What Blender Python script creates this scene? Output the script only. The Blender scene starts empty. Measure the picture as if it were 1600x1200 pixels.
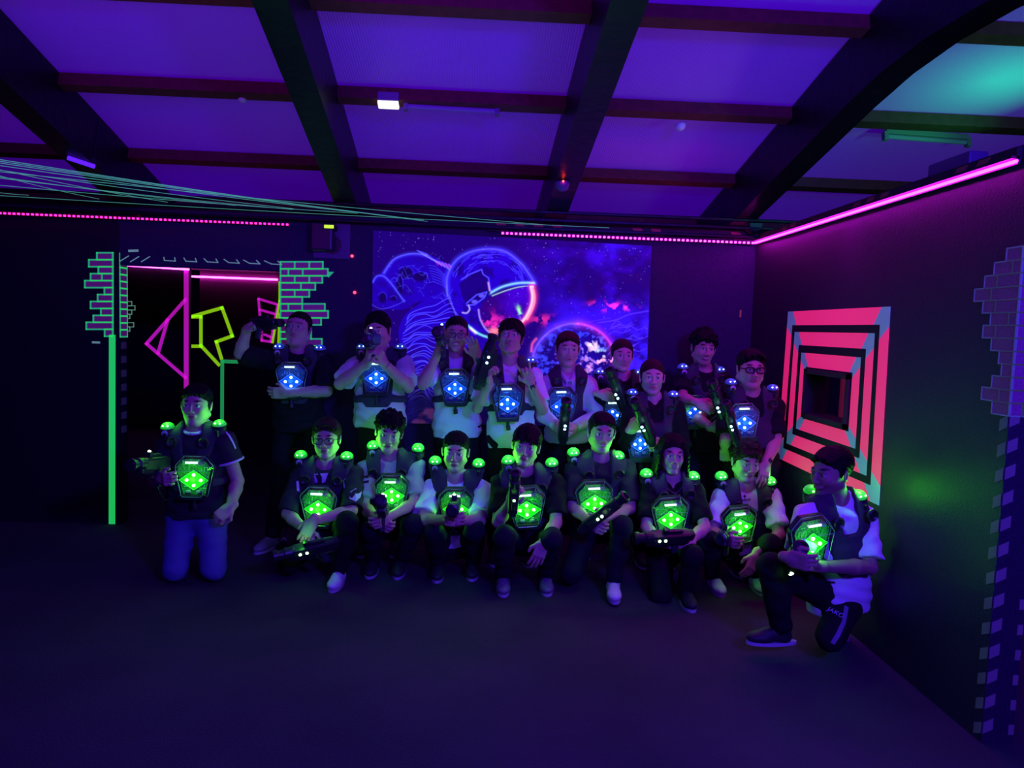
import bpy, bmesh, math, random
import numpy as np
from mathutils import Vector, Matrix
random.seed(7); RNG = np.random.default_rng(11)
sc = bpy.context.scene
COL = sc.collection

# ------------------------------------------------------------------ camera
FPX = 1150.0; CAM_H = 1.7
def _cam_axes():
    Y = np.array([760 - 800, 600 - 511, -FPX], float); Y /= np.linalg.norm(Y)
    u = np.array([.035, 1, 0.]); u[2] = -(Y[0]*u[0] + Y[1]*u[1])/Y[2]
    Z = u/np.linalg.norm(u)
    return np.array([np.cross(Y, Z), Y, Z])
CR = _cam_axes(); CP = np.array([0, 0, CAM_H])
cam_data = bpy.data.cameras.new('camera'); cam = bpy.data.objects.new('camera', cam_data); COL.objects.link(cam)
cam_data.sensor_width = 36; cam_data.lens = 36*FPX/1600; cam_data.clip_end = 100
_m = Matrix([list(CR[0]) + [0], list(CR[1]) + [0], list(CR[2]) + [CAM_H], [0, 0, 0, 1]])
cam.matrix_world = _m
sc.camera = cam
def ray(px, py): return CR @ np.array([px-800, 600-py, -FPX])
def at(px, py, Y):
    d = ray(px, py); return CP + d*(Y/d[1])
def atx(px, py, X):
    d = ray(px, py); return CP + d*(X/d[0])
def plane_hit(px, py, p0, n):
    d = ray(px, py); return CP + d*(np.dot(np.array(p0)-CP, n)/np.dot(d, n))
def px_of(p):
    c = CR.T @ (np.array(p, float)-CP); return 800+FPX*c[0]/-c[2], 600-FPX*c[1]/-c[2]

# ------------------------------------------------------------------ world, exposure, large lights
w = bpy.data.worlds.new('world'); sc.world = w; w.use_nodes = True
w.node_tree.nodes['Background'].inputs[0].default_value = (.02, .0, .1, 1)
w.node_tree.nodes['Background'].inputs[1].default_value = .02
sc.view_settings.view_transform = 'Standard'; sc.view_settings.look = 'None'
sc.view_settings.exposure = 0; sc.view_settings.gamma = 1
try:
    sc.cycles.use_denoising = True
    sc.cycles.max_bounces = 6; sc.cycles.transparent_max_bounces = 12
    sc.cycles.diffuse_bounces = 3; sc.cycles.glossy_bounces = 2
    sc.cycles.sample_clamp_indirect = 2.0
    sc.cycles.caustics_reflective = False; sc.cycles.caustics_refractive = False
except Exception: pass
def area(name, loc, tgt, col, power, sx, sy, spread=180):
    d = bpy.data.lights.new(name, 'AREA'); d.shape = 'RECTANGLE'; d.size = sx; d.size_y = sy
    d.color = col; d.energy = power; d.spread = math.radians(spread)
    o = bpy.data.objects.new(name, d); COL.objects.link(o); o.location = loc
    o.rotation_euler = (Vector(tgt)-Vector(loc)).to_track_quat('-Z', 'Y').to_euler()
    return o
# front black lights, plus unseen violet lamps added to brighten the roof
area('roof_fill_light', (-2.2, .9, 2.2), (-1.4, 3.7, 3.75), (.30, .0, 1), 18, 2.4, .4, 90)
area('roof_fill_light', (.9, .9, 2.2), (.6, 3.7, 3.75), (.18, .0, 1), 7, 2.4, .4, 90)
area('blacklight_group', (1.7, -.3, 2.75), (-.2, 5.2, 1.0), (.07, .022, 1), 185, .5, .25)
area('blacklight_floor', (0., -1.2, 2.9), (0, 2.6, 0), (.13, .0, 1), 24, 1.2, .3, 120)
area('pink_strip_glow', (2.05, 4.4, 2.42), (1.75, 4.4, 1.0), (.85, .0, 1), 6, .03, 2.8, 130)
area('pink_strip_glow', (1.0, 5.88, 2.42), (1.0, 5.6, 1.0), (.85, .0, 1), 1.5, 2.2, .03, 130)
area('far_room_fill_light', (-2.9, 9.0, 2.6), (-3.2, 9.6, 0), (.22, .0, 1), 16, .8, .2)  # unseen violet fill added to brighten the far room floor
# unseen green and teal lamps added to tint the upper right roof bay
_t = np.array([3.03, 4.5, 3.28])
area('green_roof_fill', tuple(_t+[.5, -.4, -.7]), tuple(_t), (.0, 1, .12), 3.4, .05, .05, 60)
area('teal_roof_fill', tuple(_t+[.2, -1.6, -.9]), tuple(_t+[-.4, .2, -.1]), (.05, .6, .35), 5, .3, .2, 80)

# ------------------------------------------------------------------ materials
MATS = {}
def mat(name, col, rough=.6, metal=0., emit=None, es=0., bump=None, spec=.4, sample='AUTO'):
    if name in MATS: return MATS[name]
    m = bpy.data.materials.new(name); m.use_nodes = True; nt = m.node_tree; b = nt.nodes['Principled BSDF']
    b.inputs['Base Color'].default_value = (*col, 1); b.inputs['Roughness'].default_value = rough
    b.inputs['Metallic'].default_value = metal; b.inputs['Specular IOR Level'].default_value = spec
    if emit is not None:
        b.inputs['Emission Color'].default_value = (*emit, 1); b.inputs['Emission Strength'].default_value = es
    if bump:
        sc_, st = bump[:2]; lo_, hi_ = bump[2:] if len(bump) > 2 else (.75, 1.2)
        t = nt.nodes.new('ShaderNodeTexCoord'); n = nt.nodes.new('ShaderNodeTexNoise'); n.inputs['Scale'].default_value = sc_
        n.inputs['Detail'].default_value = 3
        bp = nt.nodes.new('ShaderNodeBump'); bp.inputs['Strength'].default_value = st; bp.inputs['Distance'].default_value = .01
        nt.links.new(t.outputs['Object'], n.inputs['Vector']); nt.links.new(n.outputs['Fac'], bp.inputs['Height'])
        nt.links.new(bp.outputs['Normal'], b.inputs['Normal'])
        r = nt.nodes.new('ShaderNodeValToRGB')
        r.color_ramp.elements[0].position = .3; r.color_ramp.elements[1].position = .7
        r.color_ramp.elements[0].color = (*[c*lo_ for c in col], 1); r.color_ramp.elements[1].color = (*[min(1, c*hi_) for c in col], 1)
        nt.links.new(n.outputs['Fac'], r.inputs['Fac']); nt.links.new(r.outputs['Color'], b.inputs['Base Color'])
    m.cycles.emission_sampling = sample
    MATS[name] = m; return m
def vcol_mat(name, rough=.6, emis=0., spec=.35, bump=None):
    if name in MATS: return MATS[name]
    m = bpy.data.materials.new(name); m.use_nodes = True; nt = m.node_tree; b = nt.nodes['Principled BSDF']
    a = nt.nodes.new('ShaderNodeVertexColor'); a.layer_name = 'Col'
    nt.links.new(a.outputs['Color'], b.inputs['Base Color'])
    b.inputs['Roughness'].default_value = rough; b.inputs['Specular IOR Level'].default_value = spec
    if emis:
        nt.links.new(a.outputs['Color'], b.inputs['Emission Color']); b.inputs['Emission Strength'].default_value = emis
        m.cycles.emission_sampling = 'NONE'
    if bump:
        t = nt.nodes.new('ShaderNodeTexCoord'); n = nt.nodes.new('ShaderNodeTexNoise'); n.inputs['Scale'].default_value = bump[0]
        bp = nt.nodes.new('ShaderNodeBump'); bp.inputs['Strength'].default_value = bump[1]; bp.inputs['Distance'].default_value = .005
        nt.links.new(t.outputs['Object'], n.inputs['Vector']); nt.links.new(n.outputs['Fac'], bp.inputs['Height'])
        nt.links.new(bp.outputs['Normal'], b.inputs['Normal'])
    MATS[name] = m; return m
def clear_mat(name, tint, gloss=.12):
    if name in MATS: return MATS[name]
    m = bpy.data.materials.new(name); m.use_nodes = True; nt = m.node_tree
    for n in list(nt.nodes): nt.nodes.remove(n)
    o = nt.nodes.new('ShaderNodeOutputMaterial'); mx = nt.nodes.new('ShaderNodeMixShader'); mx.inputs[0].default_value = gloss
    t = nt.nodes.new('ShaderNodeBsdfTransparent'); t.inputs[0].default_value = (*tint, 1)
    g = nt.nodes.new('ShaderNodeBsdfGlossy'); g.inputs['Roughness'].default_value = .12; g.inputs[0].default_value = (.9, .9, .9, 1)
    nt.links.new(t.outputs[0], mx.inputs[1]); nt.links.new(g.outputs[0], mx.inputs[2]); nt.links.new(mx.outputs[0], o.inputs[0])
    MATS[name] = m; return m
def neon(name, col, es=.8):   # fluorescent tape: gives off light under the black lights
    return mat(name, tuple(c*.8 for c in col), .6, emit=col, es=es)

M_wall = mat('black_painted_board', (.022, .012, .03), .75, bump=(60, .2))
M_wallR = mat('black_rough_paint', (.03, .017, .045), .5, bump=(110, .25), spec=.4)
M_black = mat('black_paint', (.012, .01, .018), .6)
M_bplastic = mat('black_plastic', (.016, .014, .022), .38, spec=.5)
M_foam = mat('black_vest_fabric', (.045, .032, .06), .8, bump=(220, .3))
M_dim = mat('dim_housing', (.22, .2, .26), .5)
M_metal = mat('grey_metal', (.3, .3, .33), .4, .8)
M_white = mat('white_plastic', (.75, .75, .8), .5)
M_beam = mat('dark_glulam', (.006, .004, .008), .4, bump=(14, .5), spec=.25)
M_purlin = mat('brown_stained_wood', (.14, .02, .022), .6, bump=(20, .3))
M_glow = neon('green_tape', (.02, .75, .14), .62)
M_glow2 = neon('lime_tape', (.35, .8, .01), .6)
M_mag = neon('magenta_tape', (.62, .01, .60), .62)
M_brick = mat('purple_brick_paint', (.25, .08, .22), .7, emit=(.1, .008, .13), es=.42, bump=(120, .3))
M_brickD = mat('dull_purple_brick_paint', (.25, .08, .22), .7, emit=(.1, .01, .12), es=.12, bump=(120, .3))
M_joint = mat('pale_tape', (.2, .22, .3), .7, emit=(.07, .08, .3), es=.22)
M_thin = neon('thin_pale_tape', (.25, .5, .45), .35)
M_pinkled = mat('pink_led', (.9, .2, .8), .5, emit=(1, .02, .8), es=18)
M_pinkledR = mat('bright_pink_led', (.9, .2, .9), .5, emit=(.85, .006, 1), es=60)
M_pinkled2 = mat('red_pink_led', (.9, .1, .4), .5, emit=(1, .015, .30), es=4.5)
M_pinktube = mat('pink_diffuser', (.9, .3, .8), .5, emit=(.9, .05, .75), es=11)

# ------------------------------------------------------------------ mesh helpers
def link(o, parent=None):
    COL.objects.link(o)
    if parent is not None: o.parent = parent
    return o
def mesh_obj(name, verts, faces, m, parent=None, smooth=False, midx=None):
    me = bpy.data.meshes.new(name); me.from_pydata([tuple(v) for v in verts], [], faces)
    for mm in (m if isinstance(m, (list, tuple)) else [m]): me.materials.append(mm)
    if midx is not None: me.polygons.foreach_set('material_index', midx)
    if smooth: me.polygons.foreach_set('use_smooth', [True]*len(me.polygons))
    me.update(); return link(bpy.data.objects.new(name, me), parent)
def empty(name, loc=(0, 0, 0)):
    o = bpy.data.objects.new(name, None); o.empty_display_size = .1; o.location = loc; return link(o)
def tag(o, label=None, cat=None, group=None, kind=None):
    if label: o['label'] = label
    if cat: o['category'] = cat
    if group: o['group'] = group
    if kind: o['kind'] = kind
    return o
class MB:
    """collects shapes into one mesh"""
    def __init__(s): s.v = []; s.f = []; s.mi = []; s.cur = 0
    def add(s, vs, fs):
        n = len(s.v); s.v += [tuple(map(float, v)) for v in vs]; s.f += [tuple(i+n for i in f) for f in fs]; s.mi += [s.cur]*len(fs)
    def box(s, c, h, R=None, bev=0.):
        c = np.array(c, float); R = np.eye(3) if R is None else np.array(R)
        hx, hy, hz = h
        if bev <= 0:
            P = [(x, y, z) for x in (-hx, hx) for y in (-hy, hy) for z in (-hz, hz)]
            s.add([c + R@np.array(p) for p in P], [(0, 1, 3, 2), (4, 6, 7, 5), (0, 4, 5, 1), (2, 3, 7, 6), (0, 2, 6, 4), (1, 5, 7, 3)])
        else:
            bm = bmesh.new(); bmesh.ops.create_cube(bm, size=2)
            for v in bm.verts: v.co = (v.co.x*hx, v.co.y*hy, v.co.z*hz)
            bmesh.ops.bevel(bm, geom=bm.edges[:], offset=min(bev, .9*min(h)), segments=2, affect='EDGES', profile=.6)
            s.add([c + R@np.array(v.co) for v in bm.verts], [tuple(v.index for v in f.verts) for f in bm.faces]); bm.free()
    def tube(s, pts, r, n=8, cap=True):
        pts = [np.array(p, float) for p in pts]; rs = r if isinstance(r, (list, tuple)) else [r]*len(pts)
        rings = []; up = None
        for i, p in enumerate(pts):
            d = pts[min(i+1, len(pts)-1)] - pts[max(i-1, 0)]; d /= (np.linalg.norm(d)+1e-9)
            if up is None:
                up = np.array([0, 0, 1.]) if abs(d[2]) < .9 else np.array([1., 0, 0])
            a = up - d*np.dot(up, d); a /= np.linalg.norm(a)+1e-9; up = a; b = np.cross(d, a)
            rings.append([p + rs[i]*(math.cos(2*math.pi*k/n)*a + math.sin(2*math.pi*k/n)*b) for k in range(n)])
        vs = [v for rg in rings for v in rg]; fs = []
        for i in range(len(pts)-1):
            for k in range(n):
                fs.append((i*n+k, i*n+(k+1) % n, (i+1)*n+(k+1) % n, (i+1)*n+k))
        if cap: fs += [tuple(range(n))[::-1], tuple(range((len(pts)-1)*n, len(pts)*n))]
        s.add(vs, fs)
    def lathe(s, prof, c, R=None, n=20):
        c = np.array(c, float); R = np.eye(3) if R is None else np.array(R); vs = []; fs = []
        for (r, z) in prof:
            for k in range(n):
                a = 2*math.pi*k/n; vs.append(c + R@np.array([r*math.cos(a), r*math.sin(a), z]))
        for i in range(len(prof)-1):
            for k in range(n): fs.append((i*n+k, i*n+(k+1) % n, (i+1)*n+(k+1) % n, (i+1)*n+k))
        fs += [tuple(range(n))[::-1], tuple(range((len(prof)-1)*n, len(prof)*n))]
        s.add(vs, fs)
    def prism(s, poly, c, R, d0, d1):
        """poly (x,z) in frame columns R=[right, back, up]; extruded along the middle axis from d0 to d1"""
        c = np.array(c, float); R = np.array(R); n = len(poly)
        vs = [c + R@np.array([x, d, z]) for d in (d0, d1) for (x, z) in poly]
        fs = [tuple(range(n)), tuple(range(n, 2*n))[::-1]] + [(k, n+k, n+(k+1) % n, (k+1) % n) for k in range(n)]
        s.add(vs, fs)
    def strip(s, pts, wd, off, nrm, closed=False):
        """flat tape of width wd along points, thickness off along nrm"""
        pts = [np.array(p, float) for p in pts]; nrm = np.array(nrm, float)
        if closed: pts = pts + [pts[0]]
        for a, b in zip(pts[:-1], pts[1:]):
            d = b-a; L = np.linalg.norm(d)
            if L < 1e-6: continue
            d /= L; sd = np.cross(nrm, d); sd /= np.linalg.norm(sd)
            s.box((a+b)/2 + nrm*off/2, (L/2+wd*.4, wd/2, off/2), np.array([d, sd, nrm]).T)
    def build(s, name, m, parent=None, smooth=False):
        o = mesh_obj(name, s.v, s.f, m, parent, smooth, s.mi if isinstance(m, (list, tuple)) else None)
        return o
def auto_smooth(o, ang=35):
    me = o.data
    bm = bmesh.new(); bm.from_mesh(me)
    for f in bm.faces: f.smooth = True
    for e in bm.edges:
        if len(e.link_faces) == 2 and e.calc_face_angle(0) > math.radians(ang): e.smooth = False
    bm.to_mesh(me); bm.free(); return o

# ------------------------------------------------------------------ room shell
YB = 5.98; XR = 2.17; ZS = 2.45; YE = 2.95
def struct(name, mb, m):
    o = mb.build(name, m); o['kind'] = 'structure'; return o
# floor: dark carpet
mf = mat('dark_carpet', (.035, .022, .04), .95, bump=(90, .5))
def carpet():
    nt = mf.node_tree; b = nt.nodes['Principled BSDF']
    t = nt.nodes.new('ShaderNodeTexCoord'); n1 = nt.nodes.new('ShaderNodeTexNoise'); n1.inputs['Scale'].default_value = 1.1; n1.inputs['Detail'].default_value = 4
    n2 = nt.nodes.new('ShaderNodeTexNoise'); n2.inputs['Scale'].default_value = 260
    nt.links.new(t.outputs['Object'], n1.inputs['Vector']); nt.links.new(t.outputs['Object'], n2.inputs['Vector'])
    ad = nt.nodes.new('ShaderNodeMath'); ad.operation = 'MULTIPLY'; nt.links.new(n1.outputs['Fac'], ad.inputs[0]); nt.links.new(n2.outputs['Fac'], ad.inputs[1])
    r = nt.nodes.new('ShaderNodeValToRGB'); r.color_ramp.elements[0].position = .12; r.color_ramp.elements[1].position = .42
    r.color_ramp.elements[0].color = (.022, .016, .03, 1); r.color_ramp.elements[1].color = (.07, .05, .07, 1)
    nt.links.new(ad.outputs[0], r.inputs['Fac']); nt.links.new(r.outputs['Color'], b.inputs['Base Color'])
carpet()
mb = MB(); mb.box((0, 4.5, -.05), (6.5, 8.5, .05)); struct('floor', mb, mf)

# back wall with its doorway
PL = at(188, 700, YB)[0]; PR = at(438, 700, YB)[0]; ZD = at(300, 418, YB)[2]
TH = .12
M_wall_lit = mat('lit_black_board', (.030, .012, .065), .75, bump=(60, .15))  # violet in the colour stands for black light on this part
WH = ZS+.10
mb = MB(); mb.box(((-6+PL)/2, YB+TH/2, WH/2), ((PL+6)/2, TH/2, WH/2)); struct('wall_back_left', mb, M_black)  # left part coloured blacker to paint in the lamp's falloff
mb = MB(); mb.box(((PR+XR+.2)/2, YB+TH/2, WH/2), ((XR+.2-PR)/2, TH/2, WH/2))
mb.box(((PL+PR)/2, YB+TH/2, (ZD+WH)/2), ((PR-PL)/2-.001, TH/2-.001, (WH-ZD)/2))
struct('wall_back', mb, M_wall_lit)
# right wall with an opening in it (the target), its free end to the front
mc = [np.array(atx(px, py, XR)) for px, py in ((1260, 577), (1331, 584), (1325, 672), (1257, 651))]
wy0 = (mc[1][1]+mc[2][1])/2; wy1 = (mc[0][1]+mc[3][1])/2
wz0 = (mc[2][2]+mc[3][2])/2; wz1 = (mc[0][2]+mc[1][2])/2
WT = .14
mb = MB()
def ybox(y0, y1, z0, z1): mb.box((XR+WT/2, (y0+y1)/2, (z0+z1)/2), (WT/2, (y1-y0)/2, (z1-z0)/2))
ZR = ZS+.07
ybox(YE, wy0, 0, ZR); ybox(wy1, YB, 0, ZR); ybox(wy0, wy1, 0, wz0); ybox(wy0, wy1, wz1, ZR)
struct('wall_right', mb, M_wallR)
mb = MB(); mb.box((4.4, 3, 1.8), (.05, 7, 1.8)); struct('wall_far_right', mb, M_black)
mb = MB(); mb.box((3.34, YB+.06, WH/2), (1.0, .06, WH/2)); struct('wall_behind_right', mb, M_wall)
mb = MB(); mb.box((-6, 4.5, 1.8), (.05, 8.5, 1.8)); struct('wall_left', mb, M_wall)
mb = MB(); mb.box((0, -3.5, 2.4), (6.5, .05, 2.4)); struct('wall_front', mb, M_wall)
# far room seen through the doorway
YF1 = 11.2; YF2 = 12.4
xp = at(295, 500, YF1)[0]
mb = MB(); mb.box(((-6+xp)/2, YF1+.05, 1.4), ((xp+6)/2, .05, 1.4)); struct('wall_far_left', mb, M_black)
M_farw = mat('matt_violet_black_board', (.20, .05, .16), .8)
mb = MB(); mb.box(((xp+PR+1)/2-.3, YF2+.05, 1.4), ((PR+1-xp)/2, .05, 1.4)); struct('wall_far_back', mb, M_farw)
mb = MB(); mb.box((PR+.5, 9.2, 1.4), (.05, 3.2, 1.4)); struct('wall_far_side', mb, M_wall)
mb = MB(); mb.box((-1., 10.05, 2.5), (5.2, 2.45, .03)); struct('ceiling_far', mb, M_black)

# ------------------------------------------------------------------ ceiling: glulam beams, purlins, twin-wall panels
bd = -ray(714, 788); bd = bd/np.linalg.norm(bd)          # up and towards the camera
bx = np.array([1., 0, 0]); bn = np.cross(bx, bd); bn /= np.linalg.norm(bn)
if bn[2] < 0: bn = -bn
A0 = at(855, 347, YB)                                     # beam undersides reach the back wall here
D_P = .36                                                 # panel above beam underside
M_panel = bpy.data.materials.new('twin_wall_panel'); M_panel.use_nodes = True
def panel_mat():
    nt = M_panel.node_tree; b = nt.nodes['Principled BSDF']; b.inputs['Roughness'].default_value = .45; b.inputs['Emission Color'].default_value = (.17, .0, 1, 1); b.inputs['Emission Strength'].default_value = .15   # even violet glow added to brighten the panels
    t = nt.nodes.new('ShaderNodeTexCoord'); wv = nt.nodes.new('ShaderNodeTexWave'); wv.inputs['Scale'].default_value = 20
    wv.bands_direction = 'X'; nt.links.new(t.outputs['Object'], wv.inputs['Vector'])
    bp = nt.nodes.new('ShaderNodeBump'); bp.inputs['Strength'].default_value = .22; bp.inputs['Distance'].default_value = .01
    nt.links.new(wv.outputs['Fac'], bp.inputs['Height']); nt.links.new(bp.outputs['Normal'], b.inputs['Normal'])
    n = nt.nodes.new('ShaderNodeTexNoise'); n.inputs['Scale'].default_value = .9; nt.links.new(t.outputs['Object'], n.inputs['Vector'])
    r = nt.nodes.new('ShaderNodeValToRGB'); r.color_ramp.elements[0].color = (.32, .14, .6, 1); r.color_ramp.elements[1].color = (.44, .20, .72, 1)
    nt.links.new(n.outputs['Fac'], r.inputs['Fac']); nt.links.new(r.outputs['Color'], b.inputs['Base Color'])
panel_mat()
Pn = A0 + bn*D_P
print('green bay', plane_hit(1550, 130, Pn, bn), plane_hit(1400, 250, Pn, bn))
def on_slope(x, s, h):   # x sideways, s metres up-slope from the back wall, h above beam underside
    p = A0 + bd*s + bn*h; p = p + bx*(x-p[0]); return p
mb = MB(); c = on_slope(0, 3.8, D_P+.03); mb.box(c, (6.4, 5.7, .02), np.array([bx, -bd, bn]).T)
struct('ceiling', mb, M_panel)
beam_px = [(253, 318), (550, 331), (857, 345), (1140, 358)]
sp = 1.62
xs_b = []
for px, py in beam_px: xs_b.append(plane_hit(px, py, A0, bn)[0])
print('beam x', xs_b)
for i, (px, py) in enumerate(beam_px):
    p = plane_hit(px, py, A0, bn) + bx*(-.30, -.03, .045, .05)[i]
    s0 = np.dot(p-A0, bd)
    mb = MB(); L0, L1 = -1.6-s0, 8.2
    hw = .085
    R = np.array([bx, bd, bn]).T
    # profile in (s, h): straight top, underside that thickens towards the front on the outer beams
    ns = 28; prof = []
    for k in range(ns+1):
        s = L0 + (L1-L0)*k/ns; drop = 0
        if i in (0, 3): drop = .15*max(0, s-1.9)**2
        prof.append((s, -min(drop, 1.6)))
    for hwx in (hw,):
        vs = []
        for (s, h) in prof:
            for xx in (-hwx, hwx):
                vs.append(p + bd*s + bx*xx + bn*h)
        for (s, h) in prof:
            for xx in (-hwx, hwx):
                vs.append(p + bd*s + bx*xx + bn*(D_P))
        n = len(prof); fs = []
        for k in range(n-1):
            a, b_ = 2*k, 2*k+1; c_, d_ = 2*(k+1)+1, 2*(k+1)
            fs.append((a, b_, c_, d_)); o_ = 2*n
            fs.append((a+o_, d_+o_, c_+o_, b_+o_)); fs.append((a, d_, d_+o_, a+o_)); fs.append((b_, b_+o_, c_+o_, c_))
        fs.append((0, 2*n, 2*n+1, 1)); e = 2*(n-1); fs.append((e, e+1, e+1+2*n, e+2*n))
        mb.add(vs, fs)
    o = mb.build('beam_%d' % (i+1), M_beam); o.name = 'ceiling_beam_%d' % (i+1); o['kind'] = 'structure'
for px, py in ((700, -150), (700, 8), (700, 156), (700, 264), (700, 337)):
    p = plane_hit(px, py, A0+bn*.322, bn)
    mb = MB(); mb.box(np.array([0, p[1], p[2]]), (6.2, .044, .040), np.array([bx, bd, bn]).T)
    o = struct('ceiling_purlin', mb, M_purlin); o.name = 'ceiling_purlin_%d' % (1+len([q for q in bpy.data.objects if q.name.startswith('ceiling_purlin_')]))
mb = MB()
for dz, yy in ((0, YB-.10), (.07, YB-.16), (.13, YB-.2)):
    a = at(560, 338, yy); mb.tube([(-4.6, yy, a[2]+dz-.04), (XR+.3, yy, a[2]+dz-.04)], .014, 6)
o = struct('trim_1', mb, M_beam)

# ------------------------------------------------------------------ LED strips with hazard tape boards
M_hz = mat('hazard_orange_tape', (.45, .09, .07), .6)
M_yel = mat('hazard_yellow_tape', (.26, .26, .2), .6)
def led_strip(p0, p1, m, label, bead=True, nrm=(0, -1, 0), seg=None, r=.010):
    p0 = np.array(p0); p1 = np.array(p1); L = np.linalg.norm(p1-p0); d = (p1-p0)/L; nrm = np.array(nrm, float)
    t = empty('led_strip', tuple(p0)); tag(t, label, 'led strip')
    mb = MB(); up = np.cross(nrm, d); mb.box((p1-p0)/2, (L/2, .006, .012), np.array([d, nrm, up]).T); mb.build('strip_backing', M_black, t)
    mb = MB()
    if bead:
        n = int(L/.035)
        for k in range(n): mb.box(d*L*(k+.5)/n + nrm*.011, (.0075, .005, .0065), np.array([d, nrm, up]).T)
    else:
        mb.tube([nrm*.012, (p1-p0)+nrm*.012], r, 8)
    mb.build('led_row', m, t); return t
def hazard_board(p0, p1, h, label, segs, nrm=(0, -1, 0), m_or=M_hz, shade_lip=.035):
    """black board with slanted stripes of tape; segs = ranges along it that still carry tape"""
    p0 = np.array(p0); p1 = np.array(p1); L = np.linalg.norm(p1-p0); d = (p1-p0)/L; nrm = np.array(nrm, float); up = np.array([0, 0, 1.])
    t = empty('hazard_board', tuple(p0)); tag(t, label, 'board')
    mb = MB(); mb.box(d*L/2 + up*h/2, (L/2, .012, h/2), np.array([d, nrm, up]).T); mb.box(d*L/2 + up*(.006) + nrm*shade_lip/2, (L/2, shade_lip/2, .006), np.array([d, nrm, up]).T); mb.build('board', M_black, t)  # lip added to the board to shade the roof from the strip
    mb = MB()
    for s0, s1 in segs:
        s = s0
        while s < s1:
            q = [(s, 0), (s+.075, 0), (s+.03, h*.85), (s-.045, h*.85)]
            vs = [d*x + up*z + nrm*.0135 for x, z in q] + [d*x + up*z + nrm*.012 for x, z in q]
            mb.add(vs, [(0, 1, 2, 3), (7, 6, 5, 4), (0, 4, 5, 1), (1, 5, 6, 2), (2, 6, 7, 3), (3, 7, 4, 0)]); s += .15
    mb.build('stripes', m_or, t)
yb = YB-.03
a, b = at(782, 366, yb), at(1169, 383, yb); b[2] = a[2] = ZS
led_strip(a, (XR-.03, yb-.01, ZS), M_pinkled, 'straight pink LED strip above the astronaut banner on the back wall')
hazard_board((a[0]-.1, yb+.015, ZS+.012), (XR-.02, yb+.015, ZS+.012), .085, 'black board with red slanted tape above the astronaut banner', [(.1, .7), (1.2, 1.42), (2.0, 2.15)])
c0 = np.array((XR-.02, yb-.03, ZS)); c1 = atx(1604, 240, XR-.02); c1[2] = ZS; c1[1] = min(c1[1], YE+.02)
led_strip(c0, (XR-.02, YE+.04, ZS), M_pinkledR, 'long pink LED strip running along the top of the right wall', bead=False, nrm=(-1, 0, 0), r=.0075)
hazard_board((XR-.014, YE+.05, ZS+.012), (XR-.014, YB-.06, ZS+.012), .05, 'black board with red tape above the right wall LED strip', [(.2, .5), (1.0, 1.4), (2.2, 2.5)], nrm=(-1, 0, 0))
a, b = at(-60, 320, yb), at(453, 343, yb)
led_strip((a[0], yb, ZS+.0), (b[0], yb, ZS), M_pinkled2, 'dotted red and pink LED strip above the doorway at the left')
hazard_board((a[0], yb+.015, ZS+.012), (at(215, 330, yb)[0], yb+.015, ZS+.012), .06, 'black board with brown slanted tape above the left LED strip', [(.4, 1.3)], m_or=mat('faded_orange_tape', (.3, .06, .02), .7))
# LED tubes in the far room
a, b = at(190, 414, YF1-.01), at(296, 421, YF1-.01); led_strip(a, b, M_pinktube, 'pink LED tube beyond the doorway, left of the pair', bead=False, r=.016)
a, b = at(299, 432, YF2-.01), at(434, 437, YF2-.01); led_strip(a, b, M_pinktube, 'pink LED tube beyond the doorway, right of the pair', bead=False, r=.016)

# ------------------------------------------------------------------ tape and brick decorations
def P(Y, off=0.): return lambda x, y: at(x, y, Y-off)
def tape(name, label, cat, pts_list, wd, m, Y, closed=False, grp=None):
    mb = MB(); n = (0, -1, 0)
    for pts in pts_list: mb.strip([at(x, y, Y-.002) for x, y in pts], wd, .003, n, closed)
    o = mb.build(name, m); tag(o, label, cat, grp); return o
tape('tape_line', 'tall magenta tape line in the room beyond the doorway', 'tape', [[(291, 424), (291, 640)]], .07, M_mag, YF1)
tape('tape_triangle', 'magenta tape triangle beyond the doorway left of the tall tape line', 'tape', [[(290, 468), (229, 537), (290, 590)], [(262, 500), (247, 552)]], .05, M_mag, YF1)
tape('tape_polygon', 'lime yellow tape polygon on the wall beyond the doorway', 'tape',
     [[(298, 495), (347, 481), (363, 525), (338, 534), (346, 560)], [(298, 495), (314, 495), (314, 540), (342, 570)], [(298, 541), (314, 541)]], .055, M_glow2, YF2)
tape('tape_ladder', 'magenta tape ladder shape on the wall beyond the doorway', 'tape',
     [[(404, 467), (409, 532)], [(404, 467), (434, 476)], [(434, 476), (423, 534)], [(406, 484), (431, 491)], [(407, 496), (429, 503)], [(408, 509), (426, 515)], [(409, 521), (424, 527)], [(409, 532), (423, 534)]], .04, M_mag, YF2)
tape('tape_stripe', 'yellow slanted tape stripe beside the doorway brick panel', 'tape', [[(437, 441), (437, 470), (426, 535)], [(437, 490), (435, 535)]], .035, M_glow2, YF2-.02)
# block with green taped edges in the far room
YK = 9.4; q = at(345, 562, YK)
mb = MB(); mb.box((q[0]+.62, YK+.4, q[2]/2), (.62, .4, q[2]/2)); kb = mb.build('counter_block', M_black); tag(kb, 'black block with green taped edges beyond the doorway', 'block')
mb = MB(); mb.strip([(q[0]+.02, YK-.002, .0), (q[0]+.02, YK-.002, q[2]-.02), (q[0]+1.1, YK-.002, q[2]-.02)], .045, .003, (0, -1, 0))
mb.build('edge_tape', neon('soft_green_tape', (.02, .45, .14), .5), kb)
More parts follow.
